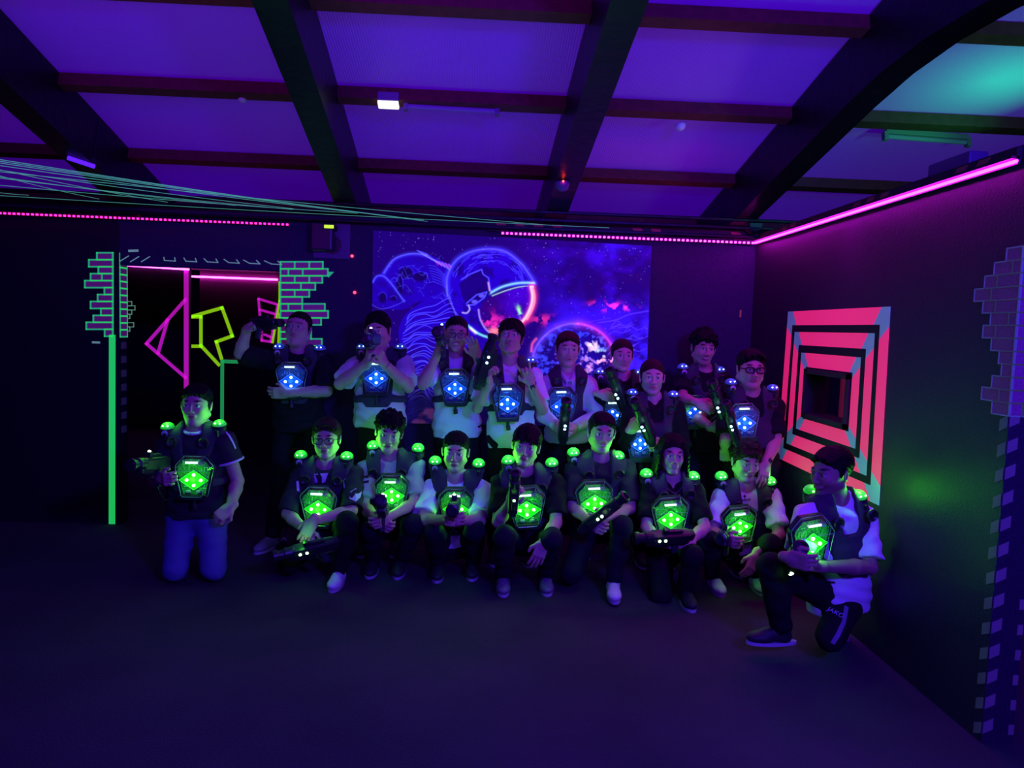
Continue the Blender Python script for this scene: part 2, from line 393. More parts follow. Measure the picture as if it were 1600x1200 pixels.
# left door post tape and brick panels
mb = MB(); mb.strip([at(175.5, 527, YB-.002), at(175, 815, YB-.002)], .05, .003, (0, -1, 0)); o = mb.build('tape_line', M_glow)
tag(o, 'long bright green vertical tape on the left door post', 'tape')
mb = MB()
for k in range(7):
    z0 = at(187, 540+k*22, YB)[2]; mb.box((PL+.002, YB+.06, z0), (.002, .04, .028))
o = mb.build('hazard_tape', M_yel); tag(o, 'dull striped tape down the inside of the left door post', 'tape')
def brick_panel(name, label, rows, face, m_b, m_j, tw=.012, bl=.2):
    """rows of (y0, y1, x0, x1) pixel rectangles laid on the plane given by face(px, py); bricks split at staggered joints"""
    mb = MB()
    for k, (y0, y1, x0, x1, joints) in enumerate(rows):
        js = [x0] + list(joints) + [x1]
        mb.cur = 0
        q = [face(x, y) for x, y in ((x0, y0), (x1, y0), (x1, y1), (x0, y1))]
        n = np.cross(q[1]-q[0], q[3]-q[0]); n /= np.linalg.norm(n)
        if np.dot(n, q[0]-CP) > 0: n = -n
        mb.add([p + n*.003 for p in q] + [p for p in q], [(0, 1, 2, 3), (7, 6, 5, 4), (0, 4, 5, 1), (1, 5, 6, 2), (2, 6, 7, 3), (3, 7, 4, 0)])
        mb.cur = 1
        mb.strip(q, tw, .005, n, True)
        for j in joints: mb.strip([face(j, y0), face(j, y1)], tw, .005, n)
    o = mb.build(name, [m_b, m_j]); tag(o, label, 'brick panel'); return o
u = lambda a: 100+.392*a
v = lambda a: 370+.392*a
M_glowb = neon('green_outline_tape', (.03, .6, .22), .5)
Lr = [132, 100, 138, 107, 84, 162, 135, 107, 148, 118, 90, 163]
rows = []; rowsj = []
for k, x0 in enumerate(Lr):
    y0 = 64+k*27.7; y1 = y0+27.7
    j = [u(x0+(45 if k % 2 else 60))] if x0 < 110 and k % 3 != 1 else []
    rows.append((v(y0), v(y1), u(x0), 176.5, j)); rowsj.append((v(y0)+1, v(y1)+1, 177.2, 187.4, [] if k % 2 else []))
brick_panel('brick_panel', 'purple painted bricks with green outlines left of the doorway', rows, P(YB), M_brick, M_glowb)
def jamb(px, py): return atx(px, py, PL+.0)
rows = []
for k, x0 in enumerate(Lr): rows.append((v(64+k*27.7)+.5, v(91.7+k*27.7)+.5, 177.5, 187, []))
def jf(px, py):
    t_ = (px-177.5)/9.5; z = at(176, py, YB)[2]; return np.array([PL+.001, YB+.002+t_*.115, z])
brick_panel('brick_panel', 'narrow green-outlined bricks on the inside of the left door post', rows, jf, M_brick, M_glowb)
Rr = [(1032, [920, 978]), (1052, [895, 952]), (1030, [920, 978]), (1002, [945]), (978, [920]), (950, []), (1040, [895, 950]), (1053, [920]), (1025, [945]), (985, [900]), (985, [930]), (1028, [900]), (1028, [960]), (1000, [920]), (1020, [900, 960]), (990, [930])]
rows = [(v(100+k*27.9), v(127.9+k*27.9), 438.5, u(x1), [u(a_) for a_ in js]) for k, (x1, js) in enumerate(Rr)]
brick_panel('brick_panel', 'purple painted bricks with green outlines right of the doorway', rows, P(YB), M_brick, M_glowb)
mb = MB(); q = [at(x, y, YB-.002) for x, y in ((513.5, 424.5), (522, 424.8), (513, 434))]
mb.add(q + [p+np.array([0, .002, 0]) for p in q], [(0, 1, 2), (5, 4, 3), (0, 3, 4, 1), (1, 4, 5, 2), (2, 5, 3, 0)]); o = mb.build('tape_patch', M_glowb); tag(o, 'small green tape triangle at the right end of the doorway bricks', 'tape')
rows = [(458+k*6.6, 464.6+k*6.6, 188.5 if k else 189, x1, [199] if x1 > 203 else []) for k, x1 in enumerate([195, 199, 206, 211, 206, 203, 199, 209, 203, 211][:9])]
brick_panel('brick_panel', 'small pale brick outlines on the wall beyond the doorway', rows, P(YF1), M_black, M_thin, tw=.012)
mb = MB()
for (x, y) in ((196, 408), (212, 409), (229, 409)): mb.strip([at(x-8, y, YB-.002), at(x+5, y-8, YB-.002)], .007, .003, (0, -1, 0))
for k, x in enumerate((265, 298, 331, 364, 396, 430)):
    sk = k*1.6; y = 407+k*1.1
    mb.strip([at(x-9-sk, y-5, YB-.002), at(x-8+sk*.3, y, YB-.002), at(x+9+sk*.2, y+1, YB-.002), at(x+8-sk*.5, y-4.5, YB-.002)], .007, .003, (0, -1, 0))
o = mb.build('tape_marks', M_thin); tag(o, 'row of thin pale tape outlines above the doorway', 'tape')
mb = MB(); mb.strip([at(202, 392, YB-.002), at(215, 391.6, YB-.002)], .018, .003, (0, -1, 0)); o = mb.build('tape_patch', M_thin); tag(o, 'short pale tape patch on the wall above the left door post', 'tape')

# right wall end: bricks round the corner and hazard tape
def rw(px, py): return atx(px, py, XR)
rr = [(1575, 386), (1556, 406), (1541, 425), (1525, 446), (1538, 467), (1550, 486), (1538, 506), (1551, 526), (1563, 546), (1567, 566), (1552, 584), (1536, 602), (1552, 624)]
def right_rows():
    out = []
    for k, (x0, y0) in enumerate(rr):
        z1 = rw(1590, 386)[2] - k*.0535; y_start = rw(x0, y0)[1]; out.append((y_start, z1))
    return out
mb = MB()
for k, (ys, z1) in enumerate(right_rows()):
    z0 = z1-.0535; ys = max(ys, YE+.04)
    js = [ys] + ([ys-(.11 if k % 2 else .08)] if ys-YE > .15 else []) + [YE]
    for a_, b_ in zip(js[:-1], js[1:]):
        mb.cur = 0; mb.box((XR-.0015, (a_+b_)/2, (z0+z1)/2), (.0015, (a_-b_)/2, .0267))
        mb.cur = 1; mb.strip([(XR-.003, a_, z0), (XR-.003, a_, z1), (XR-.003, b_, z1), (XR-.003, b_, z0)], .006, .002, (-1, 0, 0), True)
    for a_, b_ in (((XR, XR+.09), (XR+.09, XR+.14)) if k % 2 else ((XR, XR+.05), (XR+.05, XR+.14))):
        mb.cur = 0; mb.box(((a_+b_)/2, YE-.0015, (z0+z1)/2), ((b_-a_)/2, .0015, .0267))
        mb.cur = 1; mb.strip([(a_, YE-.003, z0), (a_, YE-.003, z1), (b_, YE-.003, z1), (b_, YE-.003, z0)], .006, .002, (0, -1, 0), True)
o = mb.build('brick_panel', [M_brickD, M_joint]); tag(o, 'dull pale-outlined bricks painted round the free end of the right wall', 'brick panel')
mb = MB()
zt = right_rows()[-1][1]-.08; k = 0
while zt > .03:
    for (X, Y, nn) in ((XR-.0015, YE+.03, 0), (XR+.025, YE-.0015, 1)):
        s_ = .022
        if nn == 0: vs = [(X-.001, YE+.05, zt-.045), (X-.001, YE+.004, zt-.02), (X-.001, YE+.004, zt+.03), (X-.001, YE+.05, zt+.005)]; back = (.0015, 0, 0)
        else: vs = [(XR+.002, Y-.001, zt-.02), (XR+.045, Y-.001, zt-.0), (XR+.045, Y-.001, zt+.05), (XR+.002, Y-.001, zt+.03)]; back = (0, .0015, 0)
        mb.add([np.array(q_) for q_ in vs] + [np.array(q_)+np.array(back) for q_ in vs], [(0, 1, 2, 3), (7, 6, 5, 4), (0, 4, 5, 1), (1, 5, 6, 2), (2, 6, 7, 3), (3, 7, 4, 0)])
        if nn == 1 and zt < .7:
            mb.box((XR+.125, Y-.001, zt), (.012, .001, .022))
    zt -= .11
o = mb.build('hazard_tape', M_yel); tag(o, 'dull striped hazard tape down the free end of the right wall', 'tape')
mb = MB(); mb.box((XR+.045, YE-.008, 2.17), (.042, .008, .15), bev=.004); o = mb.build('wall_panel', mat('violet_grey_panel', (.2, .1, .25), .6)); tag(o, 'plain panel above the bricks at the free end of the right wall', 'panel')

# ------------------------------------------------------------------ pink perspective target round the opening of the right wall
def rw2(px, py):
    p = atx(px, py, XR); return np.array([p[1], p[2]])
outer = [rw2(*p) for p in ((1232, 487), (1392, 479), (1374, 790), (1215, 715))]
inner = [np.array([wy1, wz1]), np.array([wy0, wz1]), np.array([wy0, wz0]), np.array([wy1, wz0])]
def lerp4(t): return [o_+(i_-o_)*t for o_, i_ in zip(outer, inner)]
M_pink = mat('fluorescent_pink_paint', (.8, .13, .22), .55, emit=(.85, .015, .16), es=.66)
M_cyan = mat('pale_blue_paint', (.50, .80, .80), .55, emit=(.06, .15, .32), es=.30)
M_blk = mat('matt_black_tape', (.008, .006, .012), .7)
mb = MB()
def quad3(pts2, d):
    vs = [np.array([XR-d, y, z]) for y, z in pts2] + [np.array([XR-d+.002, y, z]) for y, z in pts2]
    mb.add(vs, [(0, 1, 2, 3), (7, 6, 5, 4), (0, 4, 5, 1), (1, 5, 6, 2), (2, 6, 7, 3), (3, 7, 4, 0)])
rings = [(0., .25, 0), (.25, .37, 1), (.37, .60, 0), (.60, .73, 1), (.73, .97, 0), (.97, 1.0, 1)]
for t0, t1, kind in rings:
    A, B = lerp4(t0), lerp4(t1)
    for k in range(4):
        a0, a1, b1, b0 = A[k], A[(k+1) % 4], B[(k+1) % 4], B[k]
        if kind: mb.cur = 1; quad3([a0, a1, b1, b0], .004)
        else:
            cf = .065 if k % 2 == 0 else .10
            L_ = lambda p, q, t: p+(q-p)*t
            mb.cur = 2; quad3([a0, L_(a0, a1, cf), L_(b0, b1, cf*.9), b0], .003); quad3([L_(a1, a0, cf), a1, b1, L_(b1, b0, cf*.9)], .003)
            mb.cur = 0; quad3([L_(a0, a1, cf), L_(a1, a0, cf), L_(b1, b0, cf*.9), L_(b0, b1, cf*.9)], .003)
o = mb.build('wall_target', [M_pink, M_blk, M_cyan]); tag(o, 'square target of pink frames with pale blue corners on the right wall', 'wall painting')
t = empty('window_1'); t['kind'] = 'structure'
mb = MB(); th = .03
for (y0, y1, z0, z1) in ((wy0, wy0+th, wz0, wz1), (wy1-th, wy1, wz0, wz1), (wy0, wy1, wz0, wz0+th), (wy0, wy1, wz1-th, wz1)):
    mb.box((XR+WT/2-.01, (y0+y1)/2, (z0+z1)/2), (WT/2+.012, (y1-y0)/2, (z1-z0)/2))
mb.build('window_frame', mat('dark_frame', (.03, .012, .02), .7), t)
mb = MB()
for px_, w2_ in ((1284, .028), (1316, .016)):
    q_ = atx(px_, 640, XR+.55); mb.box((XR+.55, q_[1], .95), (.02, w2_, .95))
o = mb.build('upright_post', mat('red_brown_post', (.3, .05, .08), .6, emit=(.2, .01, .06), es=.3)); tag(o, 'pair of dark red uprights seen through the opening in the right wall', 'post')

# ------------------------------------------------------------------ astronaut banner, painted point by point onto a fine cloth grid
def banner():
    W, H = 620, 420
    c = [at(583, 360, YB-.02), at(1018, 384, YB-.02), at(1007, 668, YB-.02), at(578, 660, YB-.02)]
    U, V = np.meshgrid(np.linspace(0, 1, W), np.linspace(0, 1, H))
    pos = ((1-U)*(1-V))[..., None]*c[0] + (U*(1-V))[..., None]*c[1] + (U*V)[..., None]*c[2] + ((1-U)*V)[..., None]*c[3]
    wave = .010*np.sin(U*9+V*3)+.006*np.sin(U*23-V*5)
    pos[..., 1] = YB-.022+wave*.6
    X = 77+U*(1503-77); Y = 62+U*60+V*1010                   # picture units
    rng = np.random.default_rng(5)
    def noise(sx, sy, seed):
        r = np.random.default_rng(seed); gx, gy = int(W/sx)+3, int(H/sy)+3; g = r.random((gy, gx))
        xx = np.linspace(0, gx-2.001, W); yy = np.linspace(0, gy-2.001, H); xi = xx.astype(int); yi = yy.astype(int)
        fx = xx-xi; fy = (yy-yi)[:, None]; fx = fx*fx*(3-2*fx); fy = fy*fy*(3-2*fy)
        g00 = g[yi][:, xi]; g01 = g[yi][:, xi+1]; g10 = g[yi+1][:, xi]; g11 = g[yi+1][:, xi+1]
        return (g00*(1-fx)+g01*fx)*(1-fy)+(g10*(1-fx)+g11*fx)*fy
    def fbm(s, seed, st=1.): return sum(noise(max(2, s/2**k), max(2, s*st/2**k), seed+k)*.5**(k+1) for k in range(5))
    img = np.zeros((H, W, 3)); img[:] = (.012, .0, .12)
    def add(col, a): img[:] += np.array(col)*a[..., None]
    def mix(col, a):
        a = np.clip(a, 0, 1)[..., None]; img[:] = img*(1-a)+np.array(col)*a
    f1 = fbm(90, 1); f2 = fbm(50, 9, .6); f3 = fbm(28, 20)
    sm = lambda a, lo, hi: np.clip((a-lo)/(hi-lo), 0, 1)
    add((.03, .005, .55), sm(f1, .45, .75)*sm(X, 850, 1150))
    add((.03, .0, .3), sm(f2, .5, .8)*sm(X, 800, 1000)*.6)
    f4 = fbm(13, 77); f5 = fbm(7, 99)
    mix((.02, .0, .10), sm(f3, .5, .7)*sm(X, 950, 1200)*sm(700-Y, 100, 350)*.7)
    add((.02, .01, .7), sm(f2, .45, .7)*sm(Y, 480, 700)*sm(X, 900, 1000)*.8)
    add((.02, .01, .5), sm(f3, .45, .7)*sm(Y, 350, 600)*sm(X, 1250, 1450))
    # distant pink cloud
    for (cx, cy, rx, ry, s_) in ((1290, 455, 45, 22, 1), (1370, 465, 60, 14, .8), (1230, 440, 40, 14, .4), (950, 530, 60, 26, .5), (1330, 470, 30, 22, 1)):
        g = np.exp(-(((X-cx)/rx)**2+((Y-cy)/ry)**2)); add((1.1, .03, .14), g*sm(f4+f3, .95, 1.15)*s_*1.5)
    # stars
    st = np.zeros((H, W)); n = 1100
    sx = rng.integers(2, W-2, n); sy = rng.integers(2, H-2, n); st[sy, sx] = rng.random(n)**3*1.2+.05
    for k in range(26): st[rng.integers(3, H-3), rng.integers(3, W-3)] = 1.3
    sb = st + .18*(np.roll(st, 1, 0)+np.roll(st, -1, 0)+np.roll(st, 1, 1)+np.roll(st, -1, 1)); add((.4, .3, 1.), sb*.7)
    def inpoly(pts):
        m = np.zeros_like(X, bool); n_ = len(pts)
        for k in range(n_):
            (x0, y0), (x1, y1) = pts[k], pts[(k+1) % n_]
            if y0 == y1: continue
            c_ = ((Y >= min(y0, y1)) & (Y < max(y0, y1))); m ^= c_ & (X < x0+(Y-y0)*(x1-x0)/(y1-y0))
        return m
    def spl(pts, n_=12):
        pts = [np.array(p, float) for p in pts]; out = []
        P_ = [pts[0]]+pts+[pts[-1]]
        for i in range(1, len(P_)-2):
            for k in range(n_):
                t = k/n_; a, b, c_, d = P_[i-1:i+3]
                out.append(.5*((2*b)+(-a+c_)*t+(2*a-5*b+4*c_-d)*t*t+(-a+3*b-3*c_+d)*t**3))
        return out+[pts[-1]]
    def line(pts, wd, col, amt=1., glow=0., smooth=True):
        if smooth: pts = spl(pts)
        x = np.array([p[0] for p in pts]); y = np.array([p[1] for p in pts]); R_ = wd*3+glow*2+3
        d = np.full(X.shape, 1e9)
        for a, b, c_, e in zip(x[:-1], y[:-1], x[1:], y[1:]):
            u0 = np.searchsorted(X[0], min(a, c_)-R_); u1 = np.searchsorted(X[0], max(a, c_)+R_)
            v0 = max(0, int((min(b, e)-R_-130)/1010*H)); v1 = min(H, int((max(b, e)+R_-50)/1010*H)+2)
            if u1 <= u0 or v1 <= v0: continue
            xs, ys = X[v0:v1, u0:u1], Y[v0:v1, u0:u1]; L2 = (c_-a)**2+(e-b)**2+1e-9
            t = np.clip(((xs-a)*(c_-a)+(ys-b)*(e-b))/L2, 0, 1); dd = np.hypot(xs-a-t*(c_-a), ys-b-t*(e-b))
            d[v0:v1, u0:u1] = np.minimum(d[v0:v1, u0:u1], dd)
        add(col, np.exp(-(d/wd)**2)*amt)
        if glow: add(col, np.exp(-(d/glow)**2)*amt*.35)
    LB = (.10, .10, 1.1)
    # back pack and arm lobes
    pk = [p for p in spl([(80, 325), (120, 285), (165, 225), (230, 190), (300, 178), (380, 192), (450, 230), (480, 262), (470, 330), (400, 400), (300, 440), (250, 470), (160, 470), (80, 450)])]
    m_ = inpoly(pk).astype(float); mix((.018, .0, .42), m_*(.75+.5*(f3-.5)))
    mix((.01, .0, .14), m_*sm(f2, .5, .65)*.6)
    for (cx, cy, rx, ry) in ((246, 280, 38, 34), (318, 300, 40, 26), (130, 412, 22, 30), (186, 415, 16, 14), (215, 350, 18, 60)):
        g = ((X-cx)/rx)**2+((Y-cy)/ry)**2; mix((.006, .0, .07), np.clip(1.4-g, 0, 1)*m_)
        line([(cx+rx*math.cos(t), cy+ry*math.sin(t)) for t in np.linspace(3.6, 6.5, 8)], 2, (.04, .03, .6), .6)
    line([(135, 282), (180, 215), (240, 186), (300, 180), (350, 190)], 2.6, LB, .9, 9)
    line([(80, 330), (100, 300), (135, 300), (175, 340), (215, 395), (240, 430)], 2.4, LB, .7, 7)
    line([(80, 450), (130, 470), (200, 450), (245, 425)], 2.2, LB, .4)
    for k in range(9): line([(300+k*6, 162+k*2), (350+k*9, 195+k*5), (430+k*6, 225+k*6), (490, 245+k*9)], 1.8, LB, .75-.04*k)
    for k in range(5): line([(395+k*17, 218+k*4), (410+k*17, 238+k*4)], 3, (.9, .05, .35), .45)
    for k in range(7): line([(360+k*4, 240+k*14), (400+k*6, 250+k*16), (452+k*2, 300+k*12)], 1.6, LB, .35)
    # ribbed shoulder
    sh = spl([(430, 370), (350, 420), (250, 500), (215, 590), (240, 700), (300, 790), (420, 1000), (700, 1000), (700, 640), (560, 560), (480, 430)])
    m_ = inpoly(sh).astype(float); mix((.018, .0, .40), m_*.9)
    for k in range(34):
        y0 = 470+k*17
        jt = lambda: float(rng.normal()*5)
        line([(232+abs(k-7)*3.2+jt(), y0+55-k*2), (270, y0+28+jt()), (300, y0+8+jt()), (350, y0-4+jt()), (400, y0-15+k*3+jt()), (470+k*3, y0-50+k*7+jt()), (520+k*5, y0-40+k*9)], 1.5 + (k % 3)*.3, LB, .75 if k % 4 else 1.1)
        if k % 2: line([(240+k*3, y0+62), (330, y0+22), (440, y0+8), (500+k*3, y0+20)], 3.4, (.004, .0, -.22), .8)
    # helmet
    hel = spl([(465, 380), (462, 290), (500, 215), (570, 170), (660, 152), (750, 165), (830, 225), (880, 290), (902, 330), (860, 345), (780, 355), (700, 385), (670, 420), (640, 470), (630, 540), (680, 610), (600, 600), (520, 520)])
    m_ = inpoly(hel).astype(float); mix((.018, .0, .42), m_*.95); mix((.008, .0, .13), m_*sm(f3+f4*.5, .72, .9)*.8)
    for k in range(46):
        a_ = rng.uniform(-2.95, -.25); r_ = rng.uniform(.62, .97); L_ = rng.uniform(.10, .5)
        line([(680+215*r_*math.cos(a_+t_*L_)+rng.normal()*2, 345+190*r_*math.sin(a_+t_*L_)+rng.normal()*2) for t_ in (0, .33, .66, 1)], 1.5, LB, .45)
    for k in range(26):
        x_, y_ = rng.uniform(150, 440), rng.uniform(215, 420); line([(x_, y_), (x_+20+rng.normal()*8, y_+rng.normal()*14), (x_+40+rng.normal()*14, y_+rng.normal()*26)], 1.3, LB, .3)
    line([(462, 400), (458, 300), (500, 215), (570, 170), (660, 152), (750, 165), (830, 225), (880, 290), (904, 332)], 4, (.08, .08, 1.2), 1., 14)
    line([(680, 385), (740, 352), (820, 332), (902, 330)], 4.5, (.25, .75, .9), .9, 8)
    line([(690, 400), (760, 372), (830, 352), (898, 350)], 3, (.5, .8, .5), .8)
    # visor
    vis = spl([(700, 405), (780, 372), (890, 350), (905, 420), (885, 500), (830, 570), (760, 612), (700, 610), (655, 560), (628, 490), (650, 430), (700, 405)])
    m_ = inpoly(vis).astype(float); mix((.03, .0, .14), m_)
    add((.05, .0, .5), m_*sm(f1, .4, .7)*.8); add((.9, .02, .20), m_*np.exp(-(((X-690)/60)**2+((Y-545)/45)**2))*sm(f4, .45, .65)*1.3)
    add((1.1, .25, .05), m_*np.exp(-(((X-705)/30)**2+((Y-590)/16)**2))*1.3); add((.3, .9, .05), m_*np.exp(-(((X-832+ (Y-482)*-.35)/10)**2+((Y-482)/30)**2))*sm(f5, .35, .65)*1.5)
    add((.3, .4, 1), m_*sb*.9)
    line([(893, 350), (903, 400), (898, 450), (872, 515), (835, 555)], 17, (1.1, .05, .10), .9)
    line([(886, 352), (896, 400), (890, 455), (862, 520), (832, 550)], 6, (.35, 1., .15), .8)
    line([(897, 350), (908, 410), (900, 465), (872, 525)], 5, (1., .45, .1), .8)
    line([(622, 475), (630, 520), (655, 570), (695, 608), (735, 612)], 4, (.55, .35, .9), .8)
    line([(570, 560), (620, 600), (680, 622), (740, 612)], 5, (.2, .8, .7), .9, 6)
    line([(585, 575), (610, 598)], 7, (.9, .5, .6), .9)
    ear = [(520, 335), (575, 290), (632, 262), (668, 300), (682, 385), (600, 440), (560, 452), (535, 400)]
    mix((.008, .0, .10), inpoly(ear)*.85); line([(530, 315), (575, 285), (632, 260), (640, 285), (668, 305), (682, 382)], 3, LB, .9, smooth=False)
    line([(560, 440), (610, 395), (662, 380), (650, 410), (600, 448), (560, 450)], 3, LB, 1, smooth=False)
    for (cx, cy) in ((600, 432), (636, 400)): mix((.12, .1, .8), np.clip(1.5-((X-cx)/15)**2-((Y-cy)/10)**2, 0, 1))
    line([(668, 330), (676, 372)], 4, (.9, .5, .7), .7)
    line([(540, 490), (562, 492), (576, 472), (570, 452)], 3.5, (.6, .5, .9), .9)
    line([(455, 345), (462, 400), (500, 480), (560, 560)], 2.5, LB, .6); line([(470, 400), (505, 500), (530, 560)], 2.5, LB, .8); line([(455, 385), (480, 470), (520, 520)], 6, (.0, .0, -.3), .8)
    # planet
    pr = np.hypot(X-1120, (Y-765)); pm = pr < 215
    mix((.010, .002, .20), pm*.96); add((.04, .07, 1.), pm*sm(f4+f5, .95, 1.2)*.9)
    for (cx, cy, r_, cc, s_) in ((1215, 665, 28, (1, .8, .35), 1.2), (1255, 720, 26, (.5, 1., .3), 1.1), (1190, 700, 34, (.9, .5, .2), .7), (1270, 770, 40, (1.2, .35, .05), 1.3), (1180, 800, 50, (1., .4, .05), .9), (1310, 770, 30, (1, .3, .1), 1.2), (1100, 690, 30, (.3, .3, .9), .6), (1040, 720, 30, (.8, .1, .4), .4)):
        add(cc, pm*np.exp(-(((X-cx)/r_)**2+((Y-cy)/r_)**2))*sm(f4+.6*f5, .74, .98)*s_*1.5)
    line([(1120+215*math.cos(t), 765+215*math.sin(t)) for t in np.linspace(-3.1, -1.5, 14)], 5, (.25, .1, 1.1), .7, 26)
    line([(1120+215*math.cos(t), 765+215*math.sin(t)) for t in np.linspace(-1.5, -.0, 14)], 6, (.9, .06, .5), .6, 22)
    line([(900, 700), (903, 660), (922, 632)], 6, (1., .1, .1), .8)
    for k in range(16):
        y0 = 560+rng.integers(0, 220); x0 = 1290+rng.integers(0, 120)
        line([(x0, y0), (x0+30, y0-14-rng.integers(0, 20)), (x0+70, y0-8), (x0+110, y0-25)], 2, (.12, .06, .9), .5)
    line([(1240, 545), (1330, 530), (1400, 500), (1500, 480)], 3, (.12, .05, .9), .6); line([(1060, 540), (1150, 545), (1300, 520)], 4, (.1, .02, .8), .4)
    # shade painted into the foot of the picture, plus faint rocks
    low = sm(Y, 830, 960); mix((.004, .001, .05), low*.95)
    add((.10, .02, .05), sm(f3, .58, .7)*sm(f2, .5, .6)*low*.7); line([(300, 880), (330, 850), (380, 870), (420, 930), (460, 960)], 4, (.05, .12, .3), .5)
    img = np.clip(img, 0, 1.25)
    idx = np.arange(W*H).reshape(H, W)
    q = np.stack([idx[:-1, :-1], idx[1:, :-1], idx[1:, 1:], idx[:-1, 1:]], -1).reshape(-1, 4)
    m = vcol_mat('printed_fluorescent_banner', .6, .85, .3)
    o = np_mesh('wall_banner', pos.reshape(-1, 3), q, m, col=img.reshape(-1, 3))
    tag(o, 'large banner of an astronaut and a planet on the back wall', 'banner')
def np_mesh(name, V_, Q, m, parent=None, col=None, smooth=True):
    me = bpy.data.meshes.new(name); me.vertices.add(len(V_)); me.vertices.foreach_set('co', np.asarray(V_, np.float32).ravel())
    n = len(Q); me.loops.add(n*4); me.loops.foreach_set('vertex_index', np.asarray(Q, np.int32).ravel())
    me.polygons.add(n); me.polygons.foreach_set('loop_start', np.arange(0, n*4, 4, dtype=np.int32))
    me.update(calc_edges=True)
    if smooth: me.polygons.foreach_set('use_smooth', np.ones(n, bool))
    if col is not None:
        a = me.color_attributes.new('Col', 'FLOAT_COLOR', 'POINT')
        a.data.foreach_set('color', np.hstack([np.asarray(col, np.float32), np.ones((len(V_), 1), np.float32)]).ravel())
    me.materials.append(m); me.validate()
    return link(bpy.data.objects.new(name, me), parent)
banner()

# ------------------------------------------------------------------ ropes, lamps and devices
M_rope = neon('mint_cord', (.12, .62, .36), .42)
ropes = [((-60, 240), (668, 346), 3.6), ((-60, 243), (662, 344), 3.6), ((-60, 246), (655, 343), 3.7), ((-60, 250), (567, 333), 3.8),
         ((-60, 268), (368, 321), 4.2), ((-60, 252), (262, 316), 4.4), ((-60, 257), (466, 327), 4.2), ((-60, 271), (465, 328), 4.4),
         ((-60, 258), (155, 311), 4.8), ((-60, 284), (570, 334), 4.6), ((-60, 290), (45, 305), 5.2), ((-60, 262), (860, 352), 4.), ((-60, 302), (952, 356), 5.6)]
for (a, b, Y0) in ropes:
    p, q = at(a[0], a[1], Y0), at(b[0], b[1], YB-.14)
    pts = [p+(q-p)*t - np.array([0, 0, .012*math.sin(math.pi*t)]) for t in np.linspace(0, 1, 14)]
    mb = MB(); mb.tube(pts, .0017, 5); o = mb.build('cord', M_rope, smooth=True)
    tag(o, 'mint green cord stretched under the ceiling at the left', 'cord', 'mint cords fanning across the top left')
# the last, lowest cord is distinct
o['label'] = 'lowest and longest mint cord, running just above the doorway and banner'; del o['group']
# emergency lamp
Rs = np.array([bx, bd, bn]).T
p = plane_hit(607, 160, A0+bn*.28, bn)
t = empty('emergency_lamp', tuple(p)); tag(t, 'small rectangular emergency lamp glowing white on a ceiling purlin', 'lamp')
mb = MB(); mb.box((0, 0, .02), (.068, .04, .03), Rs, .008); mb.build('housing', M_dim, t)
mb = MB(); mb.box(-bn*.015, (.066, .038, .012), Rs, .006); mb.box(-bd*.032+bn*.012, (.066, .012, .024), Rs, .004); mb.build('diffuser', mat('lamp_diffuser', (.9, .9, .8), .4, emit=(.9, 1, .62), es=1.35), t)
def tube_lamp(px0, px1, label, m, h=.27, r=.02):
    a, b = plane_hit(*px0, A0+bn*h, bn), plane_hit(*px1, A0+bn*h, bn)
    t = empty('tube_lamp', tuple(a)); tag(t, label, 'lamp')
    d = b-a; mb = MB(); mb.box(d/2+bn*.035, (np.linalg.norm(d)/2, .022, .018), np.array([d/np.linalg.norm(d), bd, bn]).T, .005); mb.build('housing', M_dim, t)
    mb = MB(); mb.tube([a*0, d], r*.8, 10); mb.build('tube', m, t)
    dd = d/np.linalg.norm(d)
    for e in (0, 1): mb = MB(); mb.box(d*e, (.015, .02, .03), np.array([dd, bd, bn]).T, .004); mb.build('end_cap', M_dim, t)
M_tubeoff = mat('unlit_tube', (.32, .28, .45), .2, spec=.6)
tube_lamp((634, 166), (777, 174), 'unlit tube lamp beside the white emergency lamp', M_tubeoff)
tube_lamp((1383, 213), (1512, 223), 'unlit tube lamp on the ceiling at the right, past the broad beam', M_tubeoff)
p0 = plane_hit(106, 244, A0, bn); p1 = plane_hit(148, 258, A0, bn); t = empty('blacklight_tube', tuple(p0)); tag(t, 'short violet black-light tube hanging beside the leftmost beam', 'lamp')
d = p1-p0; mb = MB(); mb.box(d/2+bn*.02, (np.linalg.norm(d)/2+.03, .04, .018), np.array([d/np.linalg.norm(d), bd, bn]).T, .005)
mb.box(bn*.17+d*.1, (.01, .01, .15), Rs); mb.box(bn*.17+d*.9, (.01, .01, .15), Rs); mb.build('housing', M_black, t)
mb = MB(); mb.tube([-bn*.01, d-bn*.01], .016, 8); mb.build('tube', mat('violet_tube', (.3, .1, .8), .4, emit=(.09, .01, .75), es=1.3), t)
def dome(name, label, cat, loc, r, m, R=None):
    mb = MB(); mb.lathe([(r, 0), (r, -r*.3), (r*.85, -r*.75), (r*.5, -r*1.05), (.001, -r*1.15)], loc, R, 18); o = mb.build(name, m, smooth=True); tag(o, label, cat); return o
dome('ceiling_sensor', 'small round sensor on the ceiling panel right of the third beam', 'sensor', plane_hit(1063, 195, A0+bn*.3, bn), .035, M_white, Rs)
dome('ceiling_sensor', 'small pale sensor on the ceiling panel between the two left beams', 'sensor', plane_hit(379, 152, A0+bn*.3, bn), .03, M_white, Rs)
p = plane_hit(879, 284, A0, bn); t = empty('alarm_lamp', tuple(p)); tag(t, 'round alarm lamp with a red light under the third ceiling beam', 'lamp')
mb = MB(); mb.lathe([(.05, 0), (.05, -.02), (.042, -.05), (.02, -.065), (.001, -.068)], (0, 0, 0), None, 18); mb.build('housing', mat('violet_dome', (.12, .1, .25), .25), t, True)
